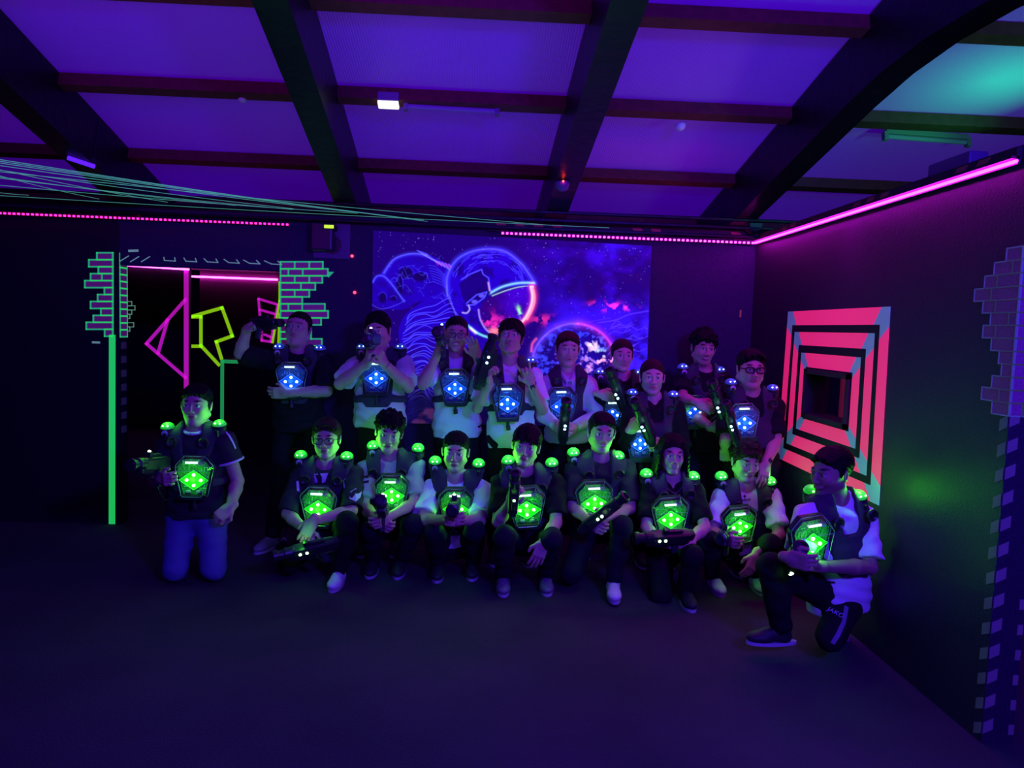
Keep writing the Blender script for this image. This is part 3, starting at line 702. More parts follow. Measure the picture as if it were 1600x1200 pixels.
mb = MB(); mb.lathe([(.007, 0), (.007, -.01), (.001, -.014)], (0, -.045, .0), None, 10); mb.build('red_light', mat('red_led', (.9, .1, .1), .4, emit=(1, .05, .02), es=12), t)
ld = bpy.data.lights.new('red_lamp', 'POINT'); ld.color = (1, .02, .01); ld.energy = .05; ld.shadow_soft_size = .01; lo = bpy.data.objects.new('red_lamp', ld); link(lo); lo.location = p+np.array([0, -.06, -.01])
# wall devices over the door
q = at(491, 348, YB); q2 = at(547, 405, YB)
t = empty('wall_projector', tuple((q+q2)/2)); tag(t, 'dark round-faced effect machine on a violet panel above the right door bricks', 'projector')
cx = (q2[0]-q[0])/2; cz = (q[2]-q2[2])/2
mb = MB(); mb.box((0, -.008, 0), (cx, .008, cz), bev=.003); mb.build('panel', mat('violet_board', (.12, .06, .2), .6), t)
mb = MB(); mb.box((-.06, -.07, .02), (.085, .055, .11), bev=.015); mb.lathe([(.075, 0), (.085, .02), (.085, .05), (.06, .09), (.03, .10), (.001, .10)], (.0, -.02, -.03), np.array([[1, 0, 0], [0, 0, -1], [0, 1, 0]]).T, 20)
mb.lathe([(.02, 0), (.025, .03), (.001, .03)], (.07, -.01, .08), np.array([[1, 0, 0], [0, 0, -1], [0, 1, 0]]).T, 14)
mb.build('machine', M_bplastic, t)
q = at(514, 354, YB-.14); mb = MB(); mb.box((0, 0, 0), (.037, .006, .013), bev=.004); o = mb.build('indicator', mat('lime_light', (.6, .8, .1), .5, emit=(.55, .85, .0), es=1.1)); o.location = q; tag(o, 'small lime light bar above the dark effect machine', 'light')
mb = MB(); mb.box((0, .07, 0), (.04, .065, .02), bev=.004); mb.build('holder', M_black, o)
for (x, y) in ((550, 400), (554, 457)):
    q = at(x, y, YB-.012); mb = MB(); mb.lathe([(.012, 0), (.012, .008), (.001, .012)], (0, 0, 0), np.array([[1, 0, 0], [0, 0, -1], [0, 1, 0]]).T, 10); o = mb.build('indicator', mat('red_dot', (.9, .2, .2), .5, emit=(1, .05, .08), es=3)); o.location = q
    tag(o, 'tiny red light on the back wall, %s of the two' % ('upper' if y < 420 else 'lower'), 'light')
# box and speaker at the top of the right wall
p = atx(1478, 268, XR+.05); mb = MB(); mb.box((XR+.07, p[1]-.05, ZR+.035), (.045, .16, .033), bev=.006); o = mb.build('wall_box', mat('violet_box', (.12, .06, .2), .5)); tag(o, 'violet box standing on top of the right wall', 'box')
p = at(1178, 352, YB-.12); mb = MB(); mb.lathe([(.05, -.05), (.065, -.02), (.065, .03), (.05, .06), (.02, .08)], (0, 0, 0), np.array([[1, 0, 0], [0, 0, -1], [0, 1, 0]]).T, 18); mb.box((0, .07, 0), (.02, .05, .02)); o = mb.build('spotlight', M_bplastic); o.location = p; tag(o, 'black round spotlight in the corner under the broad right beam', 'spotlight')
mb = MB(); q = at(1157, 490, YB-.004); mb.box(q, (.006, .004, .03)); o = mb.build('tape_patch', mat('orange_tape', (.5, .2, .08), .6, emit=(.3, .1, .05), es=.15)); tag(o, 'tiny orange tape patch near the back right corner', 'tape')
mb = MB(); q = at(150, 535, YB-.004); mb.box(q, (.03, .004, .008)); o = mb.build('tape_patch', M_thin); tag(o, 'tiny pale tape patch on the wall left of the green post tape', 'tape')

# ================================================================== bodies: signed-distance shapes meshed with surface nets
def nrm(v): v = np.asarray(v, float); return v/(np.linalg.norm(v)+1e-9)
def cone(a, b, ra, rb):
    a = np.asarray(a, float); b = np.asarray(b, float); ba = b-a; L2 = float(ba@ba)+1e-9
    def f(X, Y, Z):
        px, py, pz = X-a[0], Y-a[1], Z-a[2]
        t = np.clip((px*ba[0]+py*ba[1]+pz*ba[2])/L2, 0, 1)
        return np.sqrt((px-ba[0]*t)**2+(py-ba[1]*t)**2+(pz-ba[2]*t)**2)-(ra+(rb-ra)*t)
    r = max(ra, rb); return f, np.minimum(a, b)-r, np.maximum(a, b)+r
def ell(c, r, R=None):
    c = np.asarray(c, float); r = np.asarray(r, float); R = np.eye(3) if R is None else np.asarray(R)
    def f(X, Y, Z):
        px, py, pz = X-c[0], Y-c[1], Z-c[2]
        q = [R[0, i]*px+R[1, i]*py+R[2, i]*pz for i in range(3)]
        k0 = np.sqrt((q[0]/r[0])**2+(q[1]/r[1])**2+(q[2]/r[2])**2)+1e-6
        k1 = np.sqrt((q[0]/r[0]**2)**2+(q[1]/r[1]**2)**2+(q[2]/r[2]**2)**2)+1e-6
        return k0*(k0-1)/k1
    e = np.sqrt(((R*r)**2).sum(1)); return f, c-e, c+e
def rbox(c, h, R=None, rr=.01):
    c = np.asarray(c, float); h = np.asarray(h, float); R = np.eye(3) if R is None else np.asarray(R)
    def f(X, Y, Z):
        px, py, pz = X-c[0], Y-c[1], Z-c[2]
        q = [np.abs(R[0, i]*px+R[1, i]*py+R[2, i]*pz)-(h[i]-rr) for i in range(3)]
        o = np.sqrt(np.maximum(q[0], 0)**2+np.maximum(q[1], 0)**2+np.maximum(q[2], 0)**2)
        return o+np.minimum(np.maximum(q[0], np.maximum(q[1], q[2])), 0)-rr
    e = (np.abs(R)*h).sum(1); return f, c-e, c+e
def cyl(a, b, ra, rb, sq=1., ax=None):
    """flat-ended tapered cylinder; sq squashes it along ax"""
    a = np.asarray(a, float); b = np.asarray(b, float); ba = b-a; L = np.linalg.norm(ba); d = ba/(L+1e-9)
    s = None if ax is None else nrm(np.asarray(ax)-d*np.dot(ax, d))
    def f(X, Y, Z):
        px, py, pz = X-a[0], Y-a[1], Z-a[2]
        t = px*d[0]+py*d[1]+pz*d[2]
        qx, qy, qz = px-d[0]*t, py-d[1]*t, pz-d[2]*t
        r2 = qx*qx+qy*qy+qz*qz
        if s is not None:
            k = qx*s[0]+qy*s[1]+qz*s[2]; r2 = r2+k*k*(1/sq**2-1)
        rad = (np.sqrt(r2)-(ra+(rb-ra)*np.clip(t/L, 0, 1)))*(sq if s is not None else 1)
        ed = np.abs(t-L/2)-L/2
        return np.minimum(np.maximum(rad, ed), 0)+np.sqrt(np.maximum(rad, 0)**2+np.maximum(ed, 0)**2)
    r = max(ra, rb); return f, np.minimum(a, b)-r, np.maximum(a, b)+r
def half(p, n):   # inside on the side away from n
    p = np.asarray(p, float); n = nrm(n)
    return (lambda X, Y, Z: (X-p[0])*n[0]+(Y-p[1])*n[1]+(Z-p[2])*n[2]), None, None
def axis_grid(lo, hi, fine, h, hf):
    out = [lo]; x = lo
    while x < hi:
        s = h
        for a, b in fine:
            if x+h > a and x < b: s = hf
        x += s; out.append(x)
    return np.array(out, np.float32)
def evalsdf(ops, xs, ys, zs):
    D = np.full((len(xs), len(ys), len(zs)), 1.0, np.float32)
    for op, k, (f, lo, hi) in ops:
        mg = k+.03
        if lo is None: sl = (slice(0, len(xs)), slice(0, len(ys)), slice(0, len(zs)))
        else:
            sl = tuple(slice(max(0, np.searchsorted(A, lo[i]-mg)-1), np.searchsorted(A, hi[i]+mg)+1) for i, A in enumerate((xs, ys, zs)))
        X = xs[sl[0]][:, None, None]; Y = ys[sl[1]][None, :, None]; Z = zs[sl[2]][None, None, :]
        if X.size == 0 or Y.size == 0 or Z.size == 0: continue
        d = f(X, Y, Z); a = D[sl]
        if op == 'n': D[sl] = a+d; continue
        if op == 's': d = -d
        if op == 'u':
            if k > 0: h = np.maximum(k-np.abs(a-d), 0)/k; D[sl] = np.minimum(a, d)-h*h*k*.25
            else: D[sl] = np.minimum(a, d)
        else:
            if k > 0: h = np.maximum(k-np.abs(a-d), 0)/k; D[sl] = np.maximum(a, d)+h*h*k*.25
            else: D[sl] = np.maximum(a, d)
    return D
def nets(D, xs, ys, zs):
    nx, ny, nz = D.shape; I = D < 0
    I[0] = I[-1] = False; I[:, 0] = I[:, -1] = False; I[:, :, 0] = I[:, :, -1] = False
    D = np.where(I, D, np.maximum(D, 1e-5))
    c = I[:-1, :-1, :-1].astype(np.int8)
    cnt = np.zeros((nx-1, ny-1, nz-1), np.int8)
    for a in (0, 1):
        for b in (0, 1):
            for e in (0, 1): cnt += I[a:nx-1+a, b:ny-1+b, e:nz-1+e]
    act = np.argwhere((cnt > 0) & (cnt < 8)); n = len(act)
    if n == 0: return np.zeros((0, 3)), np.zeros((0, 4), int)
    vid = np.full((nx-1, ny-1, nz-1), -1, np.int32); i, j, k = act.T; vid[i, j, k] = np.arange(n)
    acc = np.zeros((n, 3)); num = np.zeros(n)
    A = (xs, ys, zs)
    corners = [(a, b, e) for a in (0, 1) for b in (0, 1) for e in (0, 1)]
    for c0 in corners:
        for ax in range(3):
            if c0[ax]: continue
            c1 = list(c0); c1[ax] = 1
            d0 = D[i+c0[0], j+c0[1], k+c0[2]]; d1 = D[i+c1[0], j+c1[1], k+c1[2]]
            m = (d0 < 0) != (d1 < 0); t = np.where(m, d0/(d0-d1+1e-12), 0)
            for q, idx in enumerate((i, j, k)):
                p = A[q][idx+c0[q]].astype(float)
                if q == ax: p = p+t*(A[q][idx+1]-A[q][idx])
                acc[:, q] += np.where(m, p, 0)
            num += m
    V_ = acc/num[:, None]
    F = []
    for ax in range(3):
        s0 = [slice(1, None)]*3; s1 = [slice(1, None)]*3
        s0[ax] = slice(0, -1)
        a0 = I[tuple(s0)]; a1 = I[tuple(s1)]
        e = np.argwhere(a0 != a1)
        if len(e) == 0: continue
        inside0 = a0[e[:, 0], e[:, 1], e[:, 2]]
        g = e.copy()
        for q in range(3):
            if q != ax: g[:, q] += 1
        u_, w_ = (ax+1) % 3, (ax+2) % 3
        quad = []
        for du, dw in ((-1, -1), (0, -1), (0, 0), (-1, 0)):
            h = g.copy(); h[:, u_] += du; h[:, w_] += dw
            ok = [np.clip(h[:, q], 0, vid.shape[q]-1) for q in range(3)]
            quad.append(vid[ok[0], ok[1], ok[2]])
        qd = np.stack(quad, 1); qd[~inside0] = qd[~inside0][:, ::-1]
        F.append(qd[(qd >= 0).all(1)])
    return V_, np.concatenate(F)
def sdf_mesh(name, ops, m, parent, h=.01, fine=None, hf=.004, pad=.03, colf=None, keep=None):
    los = [p[1] for o_, k_, p in ops if o_ == 'u']; his = [p[2] for o_, k_, p in ops if o_ == 'u']
    lo = np.min(los, 0)-pad; hi = np.max(his, 0)+pad; fine = fine or [[], [], []]
    A = [axis_grid(lo[q], hi[q], fine[q], h, hf) for q in range(3)]
    D = evalsdf(ops, *A); V_, Q = nets(D, *A)
    if len(Q) == 0: return None
    return np_mesh(name, V_, Q, m, parent, colf(V_) if colf else None)
def wrinkle(amp, fr=1., seed=0, lo=None, hi=None):
    s = seed*1.7
    def f(X, Y, Z):
        a = np.sin(24*fr*X+9*np.sin(11*fr*Z+s)+s)+np.sin(31*fr*Z-17*fr*X+5*np.sin(19*fr*Y+s))+.6*np.sin(63*fr*Z+28*fr*X+s*2)*np.sin(23*fr*Y+8*fr*X)
        return (amp*a/2.6).astype(np.float32)
    return f, lo, hi

# ---- hand: palm, four bent fingers, thumb leaving the side near the wrist
def hand_ops(wr, d, n, side, curl=(.5, .55, .6, .7), thumb=.5, spread=.12, sc_=1.):
    """d finger direction, n out of the palm, side = direction of the thumb; curl in radians per joint"""
    d = nrm(d); n = nrm(np.asarray(n)-d*np.dot(n, d)); s = np.cross(d, n); s = s if np.dot(s, side) > 0 else -s
    R = np.array([s, d, n]).T; wr = np.asarray(wr, float)
    ops = [('u', .012, rbox(wr+d*.047*sc_, (.040*sc_, .046*sc_, .0155*sc_), R, .013)), ('u', .02, cone(wr-d*.03, wr+d*.02, .026, .024)),
           ('u', .012, ell(wr+d*.035*sc_+s*.025+n*.008, (.017, .028, .014), R))]
    Ls = (.070, .079, .074, .058)
    for q in range(4):
        o = (.030-.020*q)*sc_; root = wr+d*(.088-(.006 if q in (0, 3) else 0))*sc_+s*o
        ang = curl[q] if hasattr(curl, '__len__') else curl
        dd = nrm(d+s*(spread*(1.2-.8*q))); p = root; th = 0; rad = .0096*sc_ if q < 3 else .0083*sc_
        for L, fac in ((.45, .8), (.30, 1.15), (.25, .8)):
            th += ang*fac; dr = dd*math.cos(th)+n*math.sin(th); e = p+dr*Ls[q]*L*sc_
            ops.append(('u', .004, cone(p, e, rad, rad*.92))); p = e; rad *= .92
    t0 = wr+d*.022*sc_+s*.032*sc_+n*.004; t1 = t0+nrm(d*.75+s*.75+n*.35*thumb*2)*.036*sc_; t2 = t1+nrm(d*.9+s*(.35-.7*thumb)+n*.7*thumb)*.030*sc_
    ops += [('u', .010, cone(wr+d*.015+s*.02, t0, .014, .0135)), ('u', .006, cone(t0, t1, .0135, .0115)), ('u', .003, cone(t1, t2, .0112, .0095))]
    return ops, wr+d*.06

HAIRC = {'dark': (.007, .005, .005), 'brown': (.014, .008, .006), 'red': (.06, .022, .012), 'mid': (.035, .018, .012)}
SKIN = (.56, .34, .27)
def fabric(name, col, bump=True): return mat(name, col, .85, bump=(150, .2, .93, 1.05) if bump else None, spec=.2)
TEES = {'black': ('black_cotton', (.009, .007, .012)), 'white': ('white_cotton', (.80, .80, .84)), 'navy': ('dark_navy_cotton', (.03, .025, .06)),
        'grey': ('light_striped_cotton', (.42, .42, .40)), 'jeans': ('blue_denim', (.10, .12, .34)), 'char': ('charcoal_cotton', (.03, .023, .036)), 'hoodie': ('pale_hoodie', (.6, .6, .68)),
        'dkjean': ('dark_denim', (.012, .012, .022)), 'pink': ('rosy_white_cotton', (.66, .58, .62))}
def cloth(k): return fabric(*TEES[k])
M_skin = vcol_mat('skin', .55, spec=.35)
M_led = {'g': mat('green_led', (.5, 1, .5), .4, emit=(.25, 1, .10), es=9, sample='NONE'), 'b': mat('blue_led', (.5, .7, 1), .4, emit=(.15, .62, 1), es=8, sample='NONE')}
M_ledhot = {'g': mat('pale_green_led', (.6, 1, .6), .4, emit=(.5, 1, .4), es=9, sample='NONE'), 'b': mat('pale_blue_led', (.6, .8, 1), .4, emit=(.4, .85, 1), es=8, sample='NONE')}
M_dome = {'g': mat('green_lit_dome', (.1, .6, .1), .15, emit=(.012, .62, .01), es=.55, sample='NONE', spec=.8), 'b': mat('blue_lit_dome', (.1, .15, .5), .15, emit=(.02, .09, .55), es=.14, sample='NONE', spec=.8)}
def board_mat(name, col, es):
    m = mat(name, col, .4, emit=col, es=es, sample='NONE', bump=(90, .5)); nt = m.node_tree; b = nt.nodes['Principled BSDF']
    t = nt.nodes.new('ShaderNodeTexCoord'); v_ = nt.nodes.new('ShaderNodeTexVoronoi'); v_.inputs['Scale'].default_value = 55
    mr = nt.nodes.new('ShaderNodeMapRange'); mr.inputs['To Min'].default_value = es*.15; mr.inputs['To Max'].default_value = es*1.6
    nt.links.new(t.outputs['Object'], v_.inputs['Vector']); nt.links.new(v_.outputs['Color'], mr.inputs['Value']); nt.links.new(mr.outputs['Result'], b.inputs['Emission Strength'])
    return m
M_pcb = {'g': board_mat('green_lit_board', (.01, .52, .005), .45), 'b': board_mat('blue_lit_board', (.01, .10, .75), .22)}
M_trace = {'g': mat('green_circuit_lines', (.2, .7, .2), .4, emit=(.03, .75, .02), es=.6, sample='NONE'), 'b': mat('blue_circuit_lines', (.2, .4, .9), .4, emit=(.04, .24, .9), es=.7, sample='NONE')}
M_clear = clear_mat('clear_cover', (.93, .95, .97), .07)
M_edge = mat('clear_cover_edge', (.22, .25, .28), .15, emit=None, spec=.8)
M_bar = mat('white_light_bar', (.9, .9, .9), .4, emit=(.7, 1, .85), es=1.5, sample='NONE')
M_stick = mat('pale_sticker', (.6, .52, .66), .6)
M_glass = clear_mat('spectacle_lens', (.85, .85, .88), .10)
LEDC = {'g': (.06, 1, .03), 'b': (.02, .22, 1)}
def plight(name, loc, col, e, r=.03, parent=None):
    d = bpy.data.lights.new(name, 'POINT'); d.color = col; d.energy = e; d.shadow_soft_size = r
    o = bpy.data.objects.new(name, d); link(o, parent); o.location = loc; return o

def rotm(yaw, pitch, roll):
    y, p, r = map(math.radians, (yaw, pitch, roll))
    Rz = np.array([[math.cos(y), -math.sin(y), 0], [math.sin(y), math.cos(y), 0], [0, 0, 1]])
    Rx = np.array([[1, 0, 0], [0, math.cos(p), -math.sin(p)], [0, math.sin(p), math.cos(p)]])
    Ry = np.array([[math.cos(r), 0, math.sin(r)], [0, 1, 0], [-math.sin(r), 0, math.cos(r)]])
    return Rz@Rx@Ry
def hf(c, R):   # head-frame helper
    c = np.asarray(c, float); return lambda p: c+R@np.asarray(p, float)
def head_ops(c, R, s=1., fem=False, fat=0.):
    T = hf(c, R*s); r = lambda *a: tuple(q*s for q in a); o = []
    jw = (.048 if fem else .056)+fat*.012
    o += [('u', .02, ell(T((0, .022, .045)), r(.079, .094, .079), R)), ('u', .03, ell(T((0, -.022, -.02)), r(.067+fat*.01, .066, .086), R))]
    for sx in (-1, 1):
        o += [('u', .025, cone(T((sx*jw, .012, -.055)), T((sx*.016, -.062, -.096)), .019*s+fat*.008, .016*s)), ('u', .018, ell(T((sx*.037, -.062, -.022)), r(.022+fat*.006, .022, .024), R))]
    o += [('u', .018, ell(T((0, -.066, -.098)), r(.020, .018, .016), R))]
    if fat: o += [('u', .03, ell(T((0, -.02, -.105)), r(.045, .05, .03), R))]
    o += [('u', .014, cone(T((-.032, -.083, .026)), T((.032, -.083, .026)), .009*s if not fem else .006*s, .009*s if not fem else .006*s))]
    for sx in (-1, 1):
        o += [('s', .014, ell(T((sx*.031, -.1, .004)), r(.018, .018, .012), R)), ('u', .0, ell(T((sx*.031, -.0755, .004)), r(.0135, .0135, .0125), R)),
              ('u', .006, cone(T((sx*.020, -.087, .0155)), T((sx*.044, -.082, .013)), .0042*s, .0038*s))]
    o += [('u', .010, cone(T((0, -.090, .014)), T((0, -.106 if not fem else -.103, -.026)), .0065*s, .008*s if not fem else .0065*s)), ('u', .006, ell(T((0, -.106 if not fem else -.103, -.029)), r(.010, .009, .008), R))]
    for sx in (-1, 1): o += [('u', .006, ell(T((sx*.0125, -.099, -.033)), r(.008, .010, .0075), R))]
    o += [('u', .008, ell(T((0, -.082, -.060)), r(.027, .013, .014), R)), ('u', .004, ell(T((0, -.0905, -.0545)), r(.021, .006, .004), R)), ('u', .004, ell(T((0, -.0895, -.0645)), r(.018, .007, .005), R)),
          ('s', .003, cone(T((-.022, -.097, -.0593)), T((.022, -.097, -.0593)), .0026*s, .0026*s))]
    for sx in (-1, 1):
        Re = R@rotm(sx*22, 0, sx*8)
        o += [('u', .005, ell(T((sx*.081, .012, -.006)), r(.0085, .020, .031), Re)), ('s', .004, ell(T((sx*.090, .006, -.004)), r(.006, .011, .019), Re))]
    return o
def head_col(c, R, s, hair, smile, beard, skin):
    hc = np.array(HAIRC[hair])*1.2; base = np.array(skin)
    def f(V_):
        q = (V_-c)@R/s; x, y, z = q.T; C = np.tile(base, (len(V_), 1))
        near = (np.abs(x) < .1) & (y < .0) & (np.abs(z) < .14)
        def mx(col, a): a = np.clip(a, 0, 1)[:, None]*near[:, None]; C[:] = C*(1-a)+np.array(col)*a
        mx((.62, .26, .22), np.exp(-((np.abs(x)-.04)**2+(z+.03)**2)/.0004)*.35)
        mx((.50, .16, .15), 1.3-((x/.023)**2+((z+.0595-smile*x*x*14)/.0095)**2))
        if smile > .5: mx((.75, .72, .66), 1.25-((x/.017)**2+((z+.0600-smile*x*x*10)/.0038)**2))
        else: mx((.12, .03, .04), (1.1-((x/.02)**2+((z+.0595-smile*x*x*14)/.0018)**2))*2)
        ax = np.abs(x); mx(hc, 1.5-(((ax-.032)/.018)**2+((z-.030+.25*(ax-.03)**2/.01*.1-.002)/.0042)**2))
        de = ((ax-.031)/.0115)**2+((z-.003)/.0062)**2
        mx((.66, .64, .64), np.where(y < -.075, 1.6-de, 0)*1.5); mx((.03, .02, .02), np.where(y < -.075, 1.5-((ax-.031)**2+(z-.003)**2)/.0055**2, 0)*1.5)
        mx(hc, np.where(y < -.07, (1.2-((ax-.031)/.014)**2-((z-.0105)/.0022)**2), 0)*.9)
        if beard:
            mx(hc, beard*np.clip((-.035-z)/.02, 0, 1)*np.clip(1.3-((x/.02)**2+((z+.06)/.011)**2)*.0, 0, 1)*(1-np.clip(1.5-((x/.024)**2+((z+.0595)/.010)**2), 0, 1)))
            mx(hc, beard*1.1*(1.3-((x/.026)**2+((z+.046)/.0055)**2)))
        return C
    return f
def hair_ops(c, R, s, style, seed=0):
    T = hf(c, R*s); r = lambda *a: tuple(q*s for q in a); rg = np.random.default_rng(seed+50); o = []
    th = {'buzz': .003, 'short': .007, 'side': .011, 'quiff': .010, 'curly': .018, 'fringe': .014, 'tied': .006, 'long': .012, 'crop': .012}[style]
    o += [('u', .01, ell(T((0, .024, .045)), r(.0795+th*.7, .094+th, .078+th), R))]
    hl = .066 if style in ('tied', 'buzz', 'short', 'side', 'long') else .058
    nrmv = R@np.array((0, .60, .80)); o += [('i', .008, half(T((0, -.088, hl)), -nrmv))]
    o += [('i', .01, half(T((0, .07, -.06)), R@np.array((0, -.1, -1))))]
    o += [('s', .004, ell(T((0, -.085, -.01)), r(.073, .06, .074), R))]
    for sx in (-1, 1):
        o += [('s', .006, ell(T((sx*.087, .010, -.012)), r(.02, .022, .03), R))]
        o += [('u', .004, ell(T((sx*.0745, -.010, .018)), r(.006, .014, .032), R))]
    def lock(p, q, ra, rb, k=.008): o.append(('u', k, cone(T((p[0], p[1], p[2]-(.006+7*p[0]**2 if p[2] > .1 else 0))), T((q[0], q[1], q[2]-(.004+5*q[0]**2 if q[2] > .05 else 0))), ra*s*.92, rb*s*.9)))
    if style == 'quiff':
        for k in range(11):
            x = -.055+.011*k; lock((x, -.02, .118), (x*1.05+rg.normal()*.004, -.078+rg.normal()*.006, .112+.012*math.cos(x*20)+rg.normal()*.004), .022, .012)
        for k in range(8): x = -.05+.0143*k; lock((x, .04, .125), (x, -.01, .138+rg.normal()*.003), .018, .014)
    if style == 'side':
        for k in range(12):
            x = -.055+.010*k; lock((x, -.01, .122), (x+.016+rg.normal()*.003, -.082-.006*math.cos(x*22), .088+.018*math.cos((x-.01)*22)), .016, .009)
    if style == 'short' or style == 'crop':
        for k in range(14):
            x = -.058+.009*k; lock((x, -.005, .120), (x+rg.normal()*.003, -.082+abs(x)*.3, .086+rg.normal()*.004), .014, .008)
    if style == 'fringe':
        for k in range(17):
            x = -.064+.008*k; lock((x*.9, -.03, .118), (x*1.08+rg.normal()*.005, -.098+abs(x)*.35, .055+rg.normal()*.008-.1*abs(x)), .018, .008)
        for sx in (-1, 1):
            for k in range(4): lock((sx*.062, -.03+.02*k, .08), (sx*.078, -.05+.022*k, .035+rg.normal()*.006), .016, .010)
    if style == 'curly':
        for k in range(60):
            a = rg.uniform(0, 2*math.pi); e = rg.uniform(-.15, 1.); R_ = math.sqrt(max(0, 1-e*e))
            p = np.array((.088*R_*math.cos(a), .024+.102*R_*math.sin(a), .052+.088*e))
            if p[1] < -.03 and p[2] < .055: continue
            o.append(('u', .003, ell(T(p), r(.017, .017, .015), R)))
        for k in range(12):
            x = -.06+.011*k; o.append(('u', .003, ell(T((x, -.086+abs(x)*.35+rg.normal()*.004, .074+rg.normal()*.007)), r(.013, .013, .013), R)))
    if style == 'tied':
        o += [('u', .01, ell(T((0, .125, .055)), r(.026, .022, .026), R)), ('s', .005, cone(T((0, -.1, .105)), T((0, .03, .14)), .0025, .0025))]
    if style == 'long':
        for sx in (-1, 1):
            for k in range(9):
                y = -.062+.018*k; lock((sx*.052, y*.8, .105), (sx*(.083+rg.normal()*.004), y+.0, .01), .018, .016)
                lock((sx*.083, y, .01), (sx*(.090+.004*k*.3+rg.normal()*.006), y*.8-.0, -.12), .016, .015)
                if k < 6: lock((sx*.090, y*.8, -.12), (sx*(.085+rg.normal()*.012), y*.6-.035, -.20-.02*rg.random()), .015, .007)
    amp = {'buzz': .0008, 'short': .002, 'side': .0025, 'quiff': .003, 'curly': .004, 'fringe': .003, 'tied': .001, 'long': .003, 'crop': .003}[style]
    def nz(X, Y, Z):
        px, py, pz = X-c[0], Y-c[1], Z-c[2]
        q = [R[0, i]*px+R[1, i]*py+R[2, i]*pz for i in range(3)]
        return amp*(np.sin(q[0]*420+3*np.sin(q[2]*60+q[1]*40+seed))*.7+np.sin(q[1]*170+q[2]*210+4*np.sin(q[0]*90)))
    o.append(('n', 0, (nz, None, None)))
    return o
def glasses(c, R, s, parent, col=(.01, .01, .012), tint=None, w=.027, hgt=.018, thk=.0028):
    T = hf(c, R*s); g = MB(); lens = MB()
    for sx in (-1, 1):
        pts = []
        for k in range(20):
            t = 2*math.pi*k/20; cx, cz = math.cos(t), math.sin(t); f = .82 if abs(cx*cz) < 2 else 1
            e = (abs(cx)**3.2+abs(cz)**3.2)**(-1/3.2)
            pts.append(T((sx*.033+w*cx*e, -.106+abs(sx*.033+w*cx*e)*.12, .002+hgt*cz*e)))
        g.tube(pts+[pts[0], pts[1]], thk*s, 6, False)
        lens.add(pts+[T((sx*.033, -.1025, .002))], [(k, (k+1) % 20, 20) for k in range(20)])
        g.tube([T((sx*(.033+w), -.098, .008)), T((sx*.078, -.06, .008)), T((sx*.081, .012, .004))], thk*.8*s, 6)
    g.tube([T((-.007, -.104, .006)), T((0, -.107, .009)), T((.007, -.104, .006))], thk*s, 6)
    o = g.build('glasses', mat('glasses_frame', col, .3), parent, True); lens.build('lens', tint or M_glass, o)
    return o

def gun(pos, fwd, up, c, label, leds='side', cable_to=None, size=1., group=None, glow=.03):
    """hand-held game phaser. pos = grip top; fwd = muzzle direction; up = top"""
    f = nrm(fwd); u_ = nrm(np.asarray(up)-f*np.dot(up, f)); s = np.cross(f, u_); R = np.array([s, f, u_]).T*size; Rn = np.array([s, f, u_]).T
    pos = np.asarray(pos, float); Lp = lambda *p: R@np.array(p, float)
    t = empty('laser_tag_gun', tuple(pos)); tag(t, label, 'laser tag gun', group)
    def B(mb, cc, hh, bev=.006, Rl=None): mb.box(Lp(*cc), tuple(q*size for q in hh), Rn if Rl is None else Rn@Rl, bev*size)
    tiltm = lambda a: np.array([[1, 0, 0], [0, math.cos(a), -math.sin(a)], [0, math.sin(a), math.cos(a)]])
    mb = MB(); B(mb, (0, .03, .042), (.035, .13, .040), .016); B(mb, (0, .11, .01), (.027, .07, .028), .012, tiltm(.15)); B(mb, (0, -.09, .05), (.026, .04, .030), .014)
    mb.build('gun_body', M_bplastic, t)
    mb = MB(); mb.lathe([(.033*size, .13*size), (.038*size, .15*size), (.038*size, .20*size), (.030*size, .205*size), (.030*size, .235*size), (.038*size, .24*size), (.038*size, .265*size), (.024*size, .27*size), (.024*size, .255*size)], Lp(0, 0, .048), np.array([s, u_*-1, f]).T, 18)
    mb.build('barrel', M_bplastic, t, False)
    mb = MB(); B(mb, (0, -.03, -.035), (.017, .022, .062), .010, tiltm(-.25)); mb.build('grip', M_foam, t)
    mb = MB(); mb.tube([Lp(0, .0, .01), Lp(0, .045, -.02), Lp(0, .05, -.045), Lp(0, .0, -.055)], .0045*size, 6); mb.build('trigger_guard', M_bplastic, t)
    mb = MB(); B(mb, (0, .02, .09), (.012, .06, .012), .005); B(mb, (0, .075, .1), (.016, .014, .016), .006); mb.build('sight', M_bplastic, t)
    pts = []
    if leds == 'side': pts = [(sx*.036, y, .05) for sx in (-1, 1) for y in (.075, .115)]
    elif leds == 'top': pts = [(0, .05, .106), (0, .09, .118)]
    elif leds == 'rear': pts = [(0, .078, .119)]
    elif leds == 'muzzle': pts = [(0, .20, .083)]
    for p in pts:
        mb = MB(); mb.lathe([(.0085*size, -.003), (.0085*size, .003), (.005*size, .006), (.0005, .007)], Lp(*p), Rn@(np.array([[0, 0, math.copysign(1, p[0] or 1)], [0, 1, 0], [-math.copysign(1, p[0] or 1), 0, 0]]) if leds == 'side' else np.eye(3)), 12)
        mb.build('led', M_ledhot[c], t)
    q = Lp(*pts[0]) if leds != 'side' and pts else Lp(0, .09, .11)
    if pts: plight('led_glow', q+Rn@np.array([0, 0, .02]), LEDC[c], glow, .01, t)
    if cable_to is not None:
        e = np.asarray(cable_to)-pos; a = Lp(0, -.03, -.1); mid = (a+e)/2+np.array([0, -.02, -.10])
        pts = [(1-x)**2*a+2*x*(1-x)*mid+x*x*e for x in np.linspace(0, 1, 12)]
        mb = MB(); mb.tube(pts, .0055, 6); mb.build('cable', M_bplastic, t, True)
    return t

